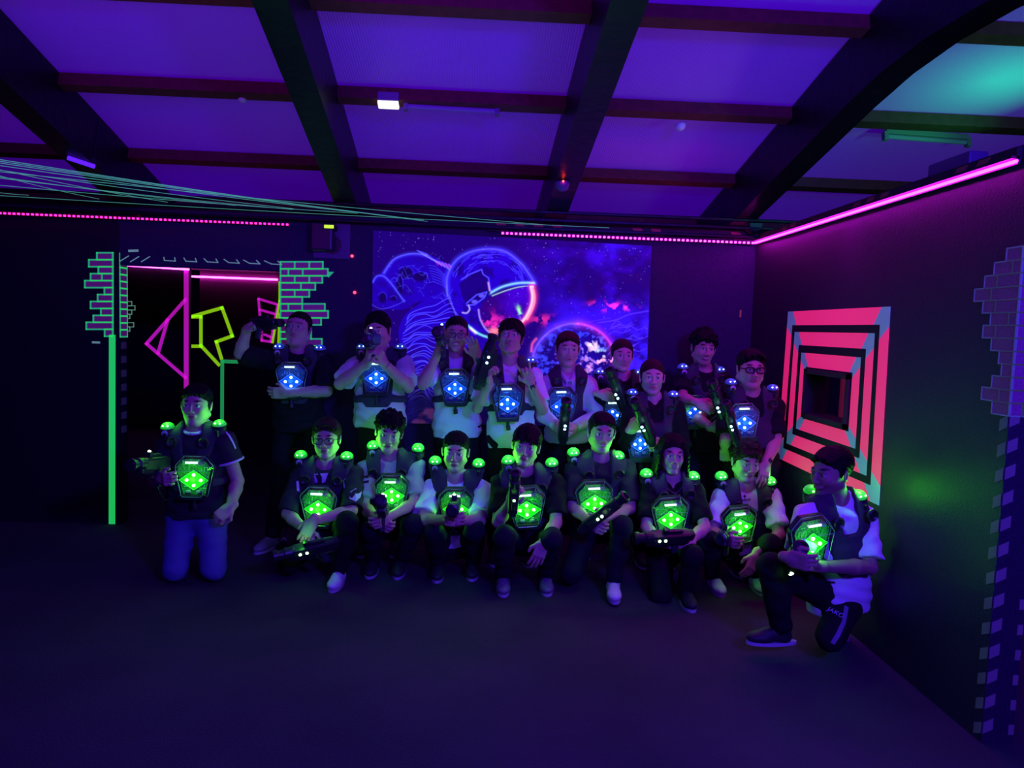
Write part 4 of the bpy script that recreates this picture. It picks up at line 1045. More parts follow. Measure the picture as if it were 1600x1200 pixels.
def poly_sdf(pts):
    pts = np.array(pts, float)
    def f(x, z):
        d = np.full(np.broadcast(x, z).shape, 1e9, np.float32); s = np.ones_like(d)
        n = len(pts)
        for i in range(n):
            a, b = pts[i], pts[(i-1) % n]; e = b-a; wx, wz = x-a[0], z-a[1]
            t = np.clip((wx*e[0]+wz*e[1])/(e@e), 0, 1); d = np.minimum(d, (wx-e[0]*t)**2+(wz-e[1]*t)**2)
            c1 = z >= a[1]; c2 = z < b[1]; c3 = e[0]*wz > e[1]*wx
            s = np.where((c1 & c2 & c3) | (~c1 & ~c2 & ~c3), -s, s)
        return s*np.sqrt(d)
    return f
HEXP = [(-.062, .128), (.062, .128), (.112, .072), (.116, .055), (.078, -.118), (.066, -.13), (-.066, -.13), (-.078, -.118), (-.116, .055), (-.112, .072)]

def person(S):
    """S: dictionary of pixel/depth joints -> one person"""
    Yd = S['d']; k = S.get('k', 1.)
    def J(key):
        p = S[key]; return at(p[0], p[1], Yd+(p[2] if len(p) > 2 else 0))
    hd = J('head'); nk = J('neck'); sL, sR = J('shL'), J('shR'); hL, hR = J('hipL'), J('hipR'); hm = (hL+hR)/2
    base = np.array([hm[0], hm[1], 0.])
    t = empty('person', tuple(base)); tag(t, S['label'], 'person')
    pts = {q: J(q)-base for q in ('head', 'neck', 'shL', 'shR', 'elL', 'elR', 'wrL', 'wrR', 'hipL', 'hipR', 'knL', 'knR', 'anL', 'anR')}
    for q in ('anL', 'anR'): pts[q][2] = max(pts[q][2], .075)
    P_ = pts
    for sd in 'LR':       # elbows: real upper-arm length by bringing the elbow forward
        a, e = P_['sh'+sd], P_['el'+sd]; lat = (e-a)[0]**2+(e-a)[2]**2
        if lat+(e-a)[1]**2 < .265**2: e[1] = a[1]-math.sqrt(max(0, .265**2-lat))
    tl = np.linalg.norm(P_['neck']-(P_['hipL']+P_['hipR'])/2)
    if tl > .54:
        dv = (P_['neck']-(P_['hipL']+P_['hipR'])/2)*(1-.51/tl)
        for q in ('hipL', 'hipR'): P_[q] = P_[q]+dv
    nk = P_['neck']; hm = (P_['hipL']+P_['hipR'])/2; sL, sR = P_['shL'], P_['shR']
    def ln(a, b): return np.linalg.norm(P_[a]-P_[b])
    print('%-4s torso %.2f shw %.2f ua %.2f %.2f fa %.2f %.2f th %.2f %.2f sh %.2f %.2f hn %.2f hipz %.2f knz %.2f %.2f anz %.2f %.2f' % (S['id'], np.linalg.norm(nk-hm), ln('shL', 'shR'), ln('shL', 'elL'), ln('shR', 'elR'), ln('elL', 'wrL'), ln('elR', 'wrR'), ln('hipL', 'knL'), ln('hipR', 'knR'), ln('knL', 'anL'), ln('knR', 'anR'), ln('head', 'neck'), hm[2], P_['knL'][2], P_['knR'][2], P_['anL'][2], P_['anR'][2]))
    U = nrm(nk-hm); Rt = sR-sL; Rt = nrm(Rt-U*np.dot(Rt, U)); B_ = np.cross(U, Rt); TF = np.array([Rt, B_, U]).T   # right, back, up
    yaw, pitch, roll = S.get('rot', (0, 0, 0)); HR = rotm(yaw, pitch, roll); hs = S.get('hs', 1.)*1.08
    hc = P_['head']; w_ = S.get('w', 1.); bd_ = S.get('b', 1.); fat = S.get('fat', 0); fem = S.get('fem', False)
    def torso(g=0., k_=.05):
        a = lambda *r: tuple(q+g for q in r); o = []
        o += [('u', k_, ell(nk-U*.17+B_*.012, a(.148*w_, .100*bd_, .165), TF)), ('u', k_, cone(sL-U*.012+Rt*.02, sR-U*.012-Rt*.02, .050*w_**.5+g, .050*w_**.5+g)),
              ('u', k_, ell(nk-U*.33+B_*.005-B_*.03*fat, a(.130*w_, .088*bd_+fat*.03, .15), TF)), ('u', k_, ell(hm+U*.03, a(.152*w_, .105*bd_, .115), TF)),
              ('u', .03, cone(nk+U*.03+Rt*.03, sR*.6+nk*.4+U*.005, .034+g, .036+g)), ('u', .03, cone(nk+U*.03-Rt*.03, sL*.6+nk*.4+U*.005, .034+g, .036+g))]
        if fem: o += [('u', .03, ell(nk-U*.19-B_*.07+Rt*sx*.065, a(.052, .045, .052), TF)) for sx in (-1, 1)]
        return o
    asc = S.get('arm', 1.)
    # --- body
    body = torso(0)+head_ops(hc, HR, hs, fem, fat)
    T = hf(hc, HR*hs)
    body += [('u', .02, cone(T((0, .022, -.07)), nk+B_*.01+U*.0, .057+fat*.012-(.010 if fem else 0), .061+fat*.012-(.010 if fem else 0)))]
    for sd, el, wr in (('shL', 'elL', 'wrL'), ('shR', 'elR', 'wrR')):
        a, e, w2 = P_[sd], P_[el], P_[wr]
        body += [('u', .03, ell(a, (.052*asc,)*3)), ('u', .02, cone(a, e, .047*asc, .037*asc)), ('u', .015, cone(e, e+(w2-e)*.3, .036*asc, .039*asc)), ('u', .015, cone(e+(w2-e)*.3, w2, .039*asc, .025*asc))]
    for hp, kn, an in (('hipL', 'knL', 'anL'), ('hipR', 'knR', 'anR')):
        a, e, w2 = P_[hp], P_[kn], P_[an]
        body += [('u', .03, cone(a, e, .078, .052)), ('u', .02, cone(e, w2, .052, .036))]
    fine = [[(hc[q]-.125, hc[q]+.125)] for q in range(3)]
    hctr = []
    for sd in 'LR':
        h = S.get('hand'+sd)
        if h is False: continue
        el, wr = P_['el'+sd], P_['wr'+sd]; h = h or {}
        dd = nrm(h['d']) if 'd' in h else nrm(wr-el)
        ops, hcn = hand_ops(wr, dd, h.get('n', (0, 1, 0)), h.get('s', (0, 0, 1)), h.get('curl', (.6, .65, .7, .8)), h.get('th', .5), h.get('sp', .08), h.get('sc', 1.)*(.94 if fem else 1.04))
        body += ops; hctr.append(hcn)
        for q in range(3): fine[q].append((hcn[q]-.10, hcn[q]+.10))
    sdf_mesh('body', body, M_skin, t, h=.011, fine=fine, hf=.0042, colf=head_col(hc, HR, hs, S.get('hair', ('short', 'dark'))[1], S.get('smile', 0.), S.get('beard', 0), S.get('skin', SKIN)))
    # --- hair
    hst, hco = S.get('hair', ('short', 'dark'))
    sdf_mesh('hair', hair_ops(hc, HR, hs, hst, S.get('seed', 1)), mat('hair_'+hco, HAIRC[hco], .6, bump=(70, .4), spec=.15), t, h=.0055)
    if S.get('glasses'): glasses(hc, HR, hs, t, **S['glasses'])
    # --- shirt
    sk, sl = S['top']          # cloth, sleeve fraction (<1 tee, 2 long)
    sh = torso(.019, .06); hem = S.get('hem', .06)
    hr_ = .152*w_+.028
    sh += [('u', .05, cyl(nk-U*.25, hm-U*(hem+.06), .128*w_+.024, hr_, .70*bd_, B_))]
    if fat: sh += [('u', .06, ell(nk-U*.36-B_*.06, (.14*w_, .09, .14), TF))]
    sh += [('i', .004, half(hm-U*hem, -U))]
    sh += [('s', .008, cone(nk+U*.055, T((0, .02, 0)), .060+.012*fat, .085))]
    if S.get('vneck'): sh += [('s', .01, cone(nk+U*.06, nk-U*.05-B_*.13, .05, .02))]
    sh += [('s', .008, ell(nk+U*.035-B_*.05, (.068, .05, .045), TF))]
    for sd, el, wr in (('shL', 'elL', 'wrL'), ('shR', 'elR', 'wrR')):
        a, e, w2 = P_[sd], P_[el], P_[wr]
        if sl <= 1: sh += [('u', .035, cyl(a-(e-a)*.1, a+(e-a)*sl, .058*asc+.004, .068*asc+.004)), ('u', .03, ell(a-U*.005, (.064*asc,)*3))]
        else: sh += [('u', .03, cone(a, e, .064*asc, .052*asc)), ('u', .025, cyl(e, e+(w2-e)*(.97 if sl > 1.5 else .4), .052*asc, .044*asc)), ('u', .01, ell(e, (.053*asc,)*3))]
    sh += [('n', 0, wrinkle(.008, 1., S.get('seed', 1)))]
    so = sdf_mesh('hoodie' if sk == 'hoodie' else ('jacket' if S.get('jacket') else 'shirt'), sh, cloth(sk), t, h=.0095)
    if sk == 'hoodie':
        hd_ = [('u', .02, cone(nk+U*.03+Rt*.07+B_*.04, nk+U*.055+B_*.09, .030, .036)), ('u', .02, cone(nk+U*.03-Rt*.07+B_*.04, nk+U*.055+B_*.09, .030, .036)),
               ('u', .02, cone(nk+U*.03+Rt*.07+B_*.04, nk-U*.05+Rt*.02-B_*.105, .026, .018)), ('u', .02, cone(nk+U*.03-Rt*.07+B_*.04, nk-U*.05-Rt*.02-B_*.105, .026, .018))]
        hh = sdf_mesh('hood', hd_, cloth(sk), so, h=.008)
        mb = MB()
        for sx in (-1, 1): mb.tube([nk-U*.05-B_*.125+Rt*sx*.02, nk-U*.10-B_*.135+Rt*sx*.024, nk-U*.17-B_*.137+Rt*sx*.022], .003, 6)
        mb.build('drawstring', M_white, so)
    if S.get('collar'):
        mb = MB(); pts_ = [nk+U*(.030-.035*math.cos(a_))+Rt*.078*math.sin(a_)-B_*(.085*math.cos(a_)-.005) for a_ in np.linspace(0, 2*math.pi, 26)]
        mb.tube(pts_, .011, 8, False); mb.build('collar_band', cloth(S['collar']), so, True)
        for sd, el in (('shL', 'elL'), ('shR', 'elR')):
            a, e = P_[sd], P_[el]; d_ = nrm(e-a); q = a+(e-a)*sl; mb = MB(); x1 = nrm(np.cross(d_, B_)); x2 = np.cross(d_, x1)
            mb.tube([q+(.072*asc)*(math.cos(a_)*x1+math.sin(a_)*x2) for a_ in np.linspace(0, 2*math.pi, 24)], .0085, 6, False); mb.build('sleeve_band', cloth(S['collar']), so, True)
    # --- trousers
    tr = [('u', .04, ell(hm+U*.02, (.152*w_+.013, .105*bd_+.014, .12), TF)), ('i', .01, half(hm+U*.09, U))]
    lgw = S.get('leg', 1.)
    for hp, kn, an in (('hipL', 'knL', 'anL'), ('hipR', 'knR', 'anR')):
        a, e, w2 = P_[hp], P_[kn], P_[an]
        tr += [('u', .04, cone(a, e, .090*lgw, .068*lgw)), ('u', .02, cone(e, e+(w2-e)*.5, .066*lgw, .062*lgw)), ('u', .02, cyl(e+(w2-e)*.3, e+(w2-e)*.97, .063*lgw, .054*lgw))]
    tr += [('i', 0, half((0, 0, .004), (0, 0, -1))), ('n', 0, wrinkle(.006, .9, S.get('seed', 1)+3))]
    to = sdf_mesh('trousers', tr, cloth(S['legs']), t, h=.0115)
    # --- shoes
    for sd in 'LR':
        an = P_['an'+sd]; kn = P_['kn'+sd]; td = np.array(S.get('toe'+sd, (0, -1, 0)), float); td = nrm(td)
        up_ = nrm(np.array([0, 0, 1.])-td*td[2]) if abs(td[2]) < .9 else nrm(np.array([0, -1., 0])); R_ = np.array([np.cross(td, up_), td, up_]).T
        q = an-up_*.035+td*.055; scol = S.get('shoes', ('dark_shoe', (.03, .025, .035)))
        if len(scol) > 2 and sd == 'L': scol = scol[2:]
        floor_z = q[2]-.04
        ops = [('u', .02, ell(q+td*.055-up_*.005, (.047, .085, .034), R_)), ('u', .02, ell(q-td*.055, (.036, .055, .036), R_)), ('u', .02, ell(q+td*.01+up_*.018, (.036, .06, .032), R_)), ('u', .02, cone(an-up_*.03, an+nrm(kn-an)*.03, .043, .042)), ('i', .004, half(q-up_*.028, -up_))]
        s_ = sdf_mesh('shoe', ops, mat(scol[0], scol[1], .55), t, h=.008)
        mb = MB(); sp_ = [(math.cos(a_)*(.043+.007*math.sin(a_)), math.sin(a_)*.138) for a_ in np.linspace(0, 2*math.pi, 22)[:-1]]
        mb.prism([(x_, y_) for x_, y_ in sp_], q-up_*.026, np.array([R_[:, 0], up_, td]).T, -.014, .003); mb.build('sole', mat('pale_sole' if max(scol[1]) > .02 else 'dark_sole', (.5, .5, .55) if max(scol[1]) > .02 else (.02, .02, .02), .6), s_)
        if scol[1][0] > .2:
            mb = MB()
            for z_ in range(4): y_ = -.0+.022*z_; mb.tube([q+R_[:, 0]*-.026+td*y_+up_*(.040-.006*z_), q+td*(y_+.006)+up_*(.052-.008*z_), q+R_[:, 0]*.026+td*y_+up_*(.040-.006*z_)], .0035, 5)
            mb.build('laces', M_white, s_)
    # --- vest
    c = S['c']; vz = 0
    vv = empty('laser_tag_vest'); vv.parent = t; lbl = {'g': 'black laser tag vest lit green', 'b': 'black laser tag vest lit blue'}[c]; vv['label'] = lbl
    g = .036
    ops = torso(g, .05)
    ops += [('u', .05, cyl(nk-U*.22, hm-U*.02, .128*w_+.040, hr_+.014, .70*bd_+.03, B_))]
    if fat: ops += [('u', .06, ell(nk-U*.36-B_*.06, (.14*w_+.016, .106, .156), TF))]
    for sd in ('shL', 'shR'): ops.append(('u', .03, ell(P_[sd]-U*.0, (.05+g*.7,)*3)))
    dpos = {}
    for sx, key in ((-1, 'domeL'), (1, 'domeR')):
        if S.get(key) is False: continue
        dp = at(S[key][0], S[key][1], Yd-.03+(S[key][2] if len(S[key]) > 2 else 0))-base if key in S else (sR if sx > 0 else sL)*.94+nk*.06+U*.095-B_*.03
        dpos[key] = dp
    pf = poly_sdf([(.058, .16), (.150, .16), (.172, .00), (.150, -.075), (.118, -.150), (.112, -.27), (.30, -.315), (.30, -.350), (.11, -.325), (.085, -.36),
                   (-.085, -.36), (-.11, -.325), (-.30, -.350), (-.30, -.315), (-.112, -.27), (-.118, -.150), (-.150, -.075), (-.172, .0), (-.150, .16), (-.058, .16), (-.060, .0), (-.050, -.125), (-.036, -.145), (.036, -.145), (.050, -.125), (.060, .0)])
    kx = (np.linalg.norm(sR-sL)/.36)
    def vf(X, Y, Z):
        px, py, pz = X-nk[0], Y-nk[1], Z-nk[2]
        x = (Rt[0]*px+Rt[1]*py+Rt[2]*pz)/kx; z = U[0]*px+U[1]*py+U[2]*pz
        return pf(x, z)
    ops.append(('i', .010, (vf, None, None)))
    ops.append(('s', .01, cone(nk+U*.03, T((0, .02, 0)), .072+.012*fat, .1)))
    for key, dp in dpos.items():
        sh_ = sL if key == 'domeL' else sR
        ops.append(('u', .02, cone(dp-U*.050, sh_*.6+nk*.4-B_*.02, .043, .055)))
    vp = sdf_mesh('vest_panel', ops, M_foam, vv, h=.009)
    # domes
    for sx, key in ((-1, 'domeL'), (1, 'domeR')):
        if S.get(key) is False: continue
        dp = dpos[key]-U*.012
        ax = nrm(U*1.+-B_*.18); X_ = nrm(np.cross(ax, B_)*-1); Rd = np.array([Rt, -nrm(np.cross(Rt, ax)), ax]).T
        mb = MB(); mb.lathe([(.040, -.062), (.044, -.03), (.046, -.006), (.043, 0)], dp, Rd, 22); mb.lathe([(.012, -.04), (.012, -.0)], dp+(-B_)*.05-U*.03, Rd, 6); cb = mb.build('shoulder_pod', M_bplastic, vv)
        mb = MB(); prof = [(.043*math.cos(a_), .034*math.sin(a_)) for a_ in np.linspace(0, 1.55, 9)]; mb.lathe(prof, dp, Rd, 22); mb.build('shoulder_dome', M_dome[c], vv, True)
        mb = MB()
        for q in (-1, 1): mb.lathe([(.0042, -.002), (.0042, .002), (.002, .004), (.0003, .004)], dp+Rt*q*.015-B_*.0355+ax*.014, np.array([Rt, ax, -B_]).T, 10)
        mb.build('led', M_ledhot[c], vv)
        if sx < 0 or S.get('st2'):
            mb = MB(); sp_ = [(.019*math.cos(a_), .019*math.sin(a_)) for a_ in np.linspace(0, 2*math.pi, 17)[:-1]]; mb.prism(sp_, dp-B_*.046-U*.032, TF, -.002, .0); mb.build('number_sticker', M_stick, vv)
            if S.get('num') and sx < 0: S['num_at'] = (dp-B_*.049-U*.032, TF)
        plight('dome_glow', dp+ax*.055-B_*.01, LEDC[c], S.get('dp'+key[-1], S.get('dp', (.8 if c == 'g' else .05))), .02, vv)
    # round speaker bosses on the straps
    for sx in (-1, 1):
        q = nk+Rt*sx*.105*kx-U*.05-B_*(.10*bd_+g+.004); mb = MB(); mb.lathe([(.032, -.006), (.034, .004), (.027, .012), (.016, .004), (.001, .004)], q, np.array([Rt, U, -B_]).T, 18); mb.build('strap_boss', M_bplastic, vv, False)
    # chest case
    if 'case' in S:
        cp = at(S['case'][0], S['case'][1], Yd+S['case'][2] if len(S['case']) > 2 else Yd-.17)-base
        CFr = TF.copy()
        rr_ = math.radians(S.get('caseroll', 0)); CFr = CFr@np.array([[math.cos(rr_), 0, math.sin(rr_)], [0, 1, 0], [-math.sin(rr_), 0, math.cos(rr_)]])
        cs = S.get('cs', 1.); HX = [(x_*cs, z_*cs) for x_, z_ in HEXP]; r0, b0, u0 = CFr.T; F_ = -b0
        mb = MB(); mb.prism([(x_*1.03, z_*1.03) for x_, z_ in HX], cp, CFr, .012, .040); mb.prism([(x_, z_) for x_, z_ in ((-.08, -.105), (.08, -.105), (.074, -.136), (-.074, -.136))], cp, CFr, -.036, .02)
        mb.tube([cp-u0*.13, cp-u0*.165], .011, 8); mb.tube([cp-u0*.165, cp-u0*.20+r0*.004], .016, 8); mb.build('case_back', M_bplastic, vv)
        mb = MB(); mb.prism([(x_*.86, z_*.86) for x_, z_ in HX], cp, CFr, .004, .012); mb.build('circuit_board', mat('circuit_board_'+c, (.05, .34, .06) if c == 'g' else (.05, .12, .34), .45, bump=(90, .8, .3, 1.2)), vv)
        rh = [(0, .055), (.084, -.004), (0, -.062), (-.084, -.004)]; of = -.012
        mb = MB(); mb.prism([(x_*cs, (z_+of)*cs) for x_, z_ in rh], cp, CFr, -.002, .004); mb.build('led_board', M_pcb[c], vv)
        mb = MB(); rg = np.random.default_rng(S.get('seed', 1)); Q = lambda x_, z_, f_=.004: cp+r0*x_*cs+u0*z_*cs+F_*f_
        for a_, b_ in zip(rh, rh[1:]+rh[:1]): mb.tube([Q(a_[0]*1.04, (a_[1]+of)*1.04), Q(b_[0]*1.04, (b_[1]+of)*1.04)], .0016, 5)
        for _ in range(16):
            x_, z_ = rg.uniform(-.075, .075), rg.uniform(-.105, .09); dx, dz = (rg.uniform(.01, .035), 0) if rg.random() < .6 else (0, rg.uniform(.01, .03))
            if abs(x_+dx) > .085-.2*max(0, -z_)*.6: continue
            mb.tube([Q(x_, z_, -.003), Q(x_+dx, z_+dz, -.003)], .0015, 4)
        mb.build('circuit_lines', M_trace[c], vv)
        for (x_, z_) in ((0, .024), (-.042, -.008), (.042, -.008), (0, -.040)):
            mb = MB(); mb.lathe([(.0088, 0), (.0088, .006), (.005, .010), (.0005, .011)], Q(x_, z_+of+.004, .002), np.array([r0, u0, F_]).T, 14); mb.build('led', M_ledhot[c], vv)
        mb = MB(); mb.box(Q(-.006, .094, .022), (.036*cs, .007, .006), np.array([r0, F_, u0]).T, .002); mb.build('light_bar', M_bar, vv)
        mb = MB(); mb.box(Q(.045, .088, .012), (.015, .010, .010), np.array([r0, F_, u0]).T, .003); mb.box(Q(.03, -.085, .008), (.012, .008, .007), np.array([r0, F_, u0]).T, .002); mb.box(Q(-.03, -.085, .008), (.014, .008, .007), np.array([r0, F_, u0]).T, .002); mb.build('connector', mat('grey_plastic', (.3, .28, .34), .5), vv)
        # clear cover: a bevelled hexagonal dish
        n_ = len(HX); outer_ = [Q(x_/cs, z_/cs, -.010) for x_, z_ in HX]; inner_ = [Q(x_/cs*.82, z_/cs*.86, .040) for x_, z_ in HX]
        mb = MB(); mb.add(outer_+inner_, [(i_, (i_+1) % n_, n_+(i_+1) % n_, n_+i_) for i_ in range(n_)]+[tuple(range(n_, 2*n_))]); cov = mb.build('clear_cover', M_clear, vv)
        mb = MB(); e_ = .0016; mb.tube(inner_+inner_[:1], e_, 5, False); mb.tube(outer_+outer_[:1], .002, 5, False)
        for i_ in (0, 1, 2, 4, 5, 7): mb.tube([outer_[i_], inner_[i_]], e_, 5)
        mb.tube([Q(-.092, .045, .041), Q(.092, .045, .041)], e_, 5)
        mb.build('cover_edge', M_edge, vv)
        plight('case_glow', cp+F_*.048-u0*.010*cs, LEDC[c], S.get('cp', .8 if c == 'g' else .38), .03, vv)
    if S.get('watch'):
        sd, lab = S['watch']; w2, e = P_['wr'+sd], P_['el'+sd]; d_ = nrm(w2-e); q = w2-d_*.02; x1 = nrm(np.cross(d_, (0, 1, .1))); x2 = np.cross(d_, x1)
        mb = MB(); mb.tube([q+.031*(math.cos(a_)*x1+math.sin(a_)*x2) for a_ in np.linspace(0, 2*math.pi, 20)], .006 if lab == 'watch' else .003, 6, False)
        wt = mb.build(lab, M_bplastic, t, True)
        if lab == 'watch': mb = MB(); fd = x2 if x2[1] < 0 else -x2; mb.box(q+fd*.033, (.017, .006, .017), np.array([x1, fd, d_]).T, .005); mb.build('watch_face', mat('watch_glass', (.05, .05, .06), .1), wt)
    S['base'] = base; S['P'] = P_; S['TF'] = TF; S['nk'] = nk; S['obj'] = t; S['shirt_obj'] = so; S['HR'] = HR; S['trousers_obj'] = to
    return t

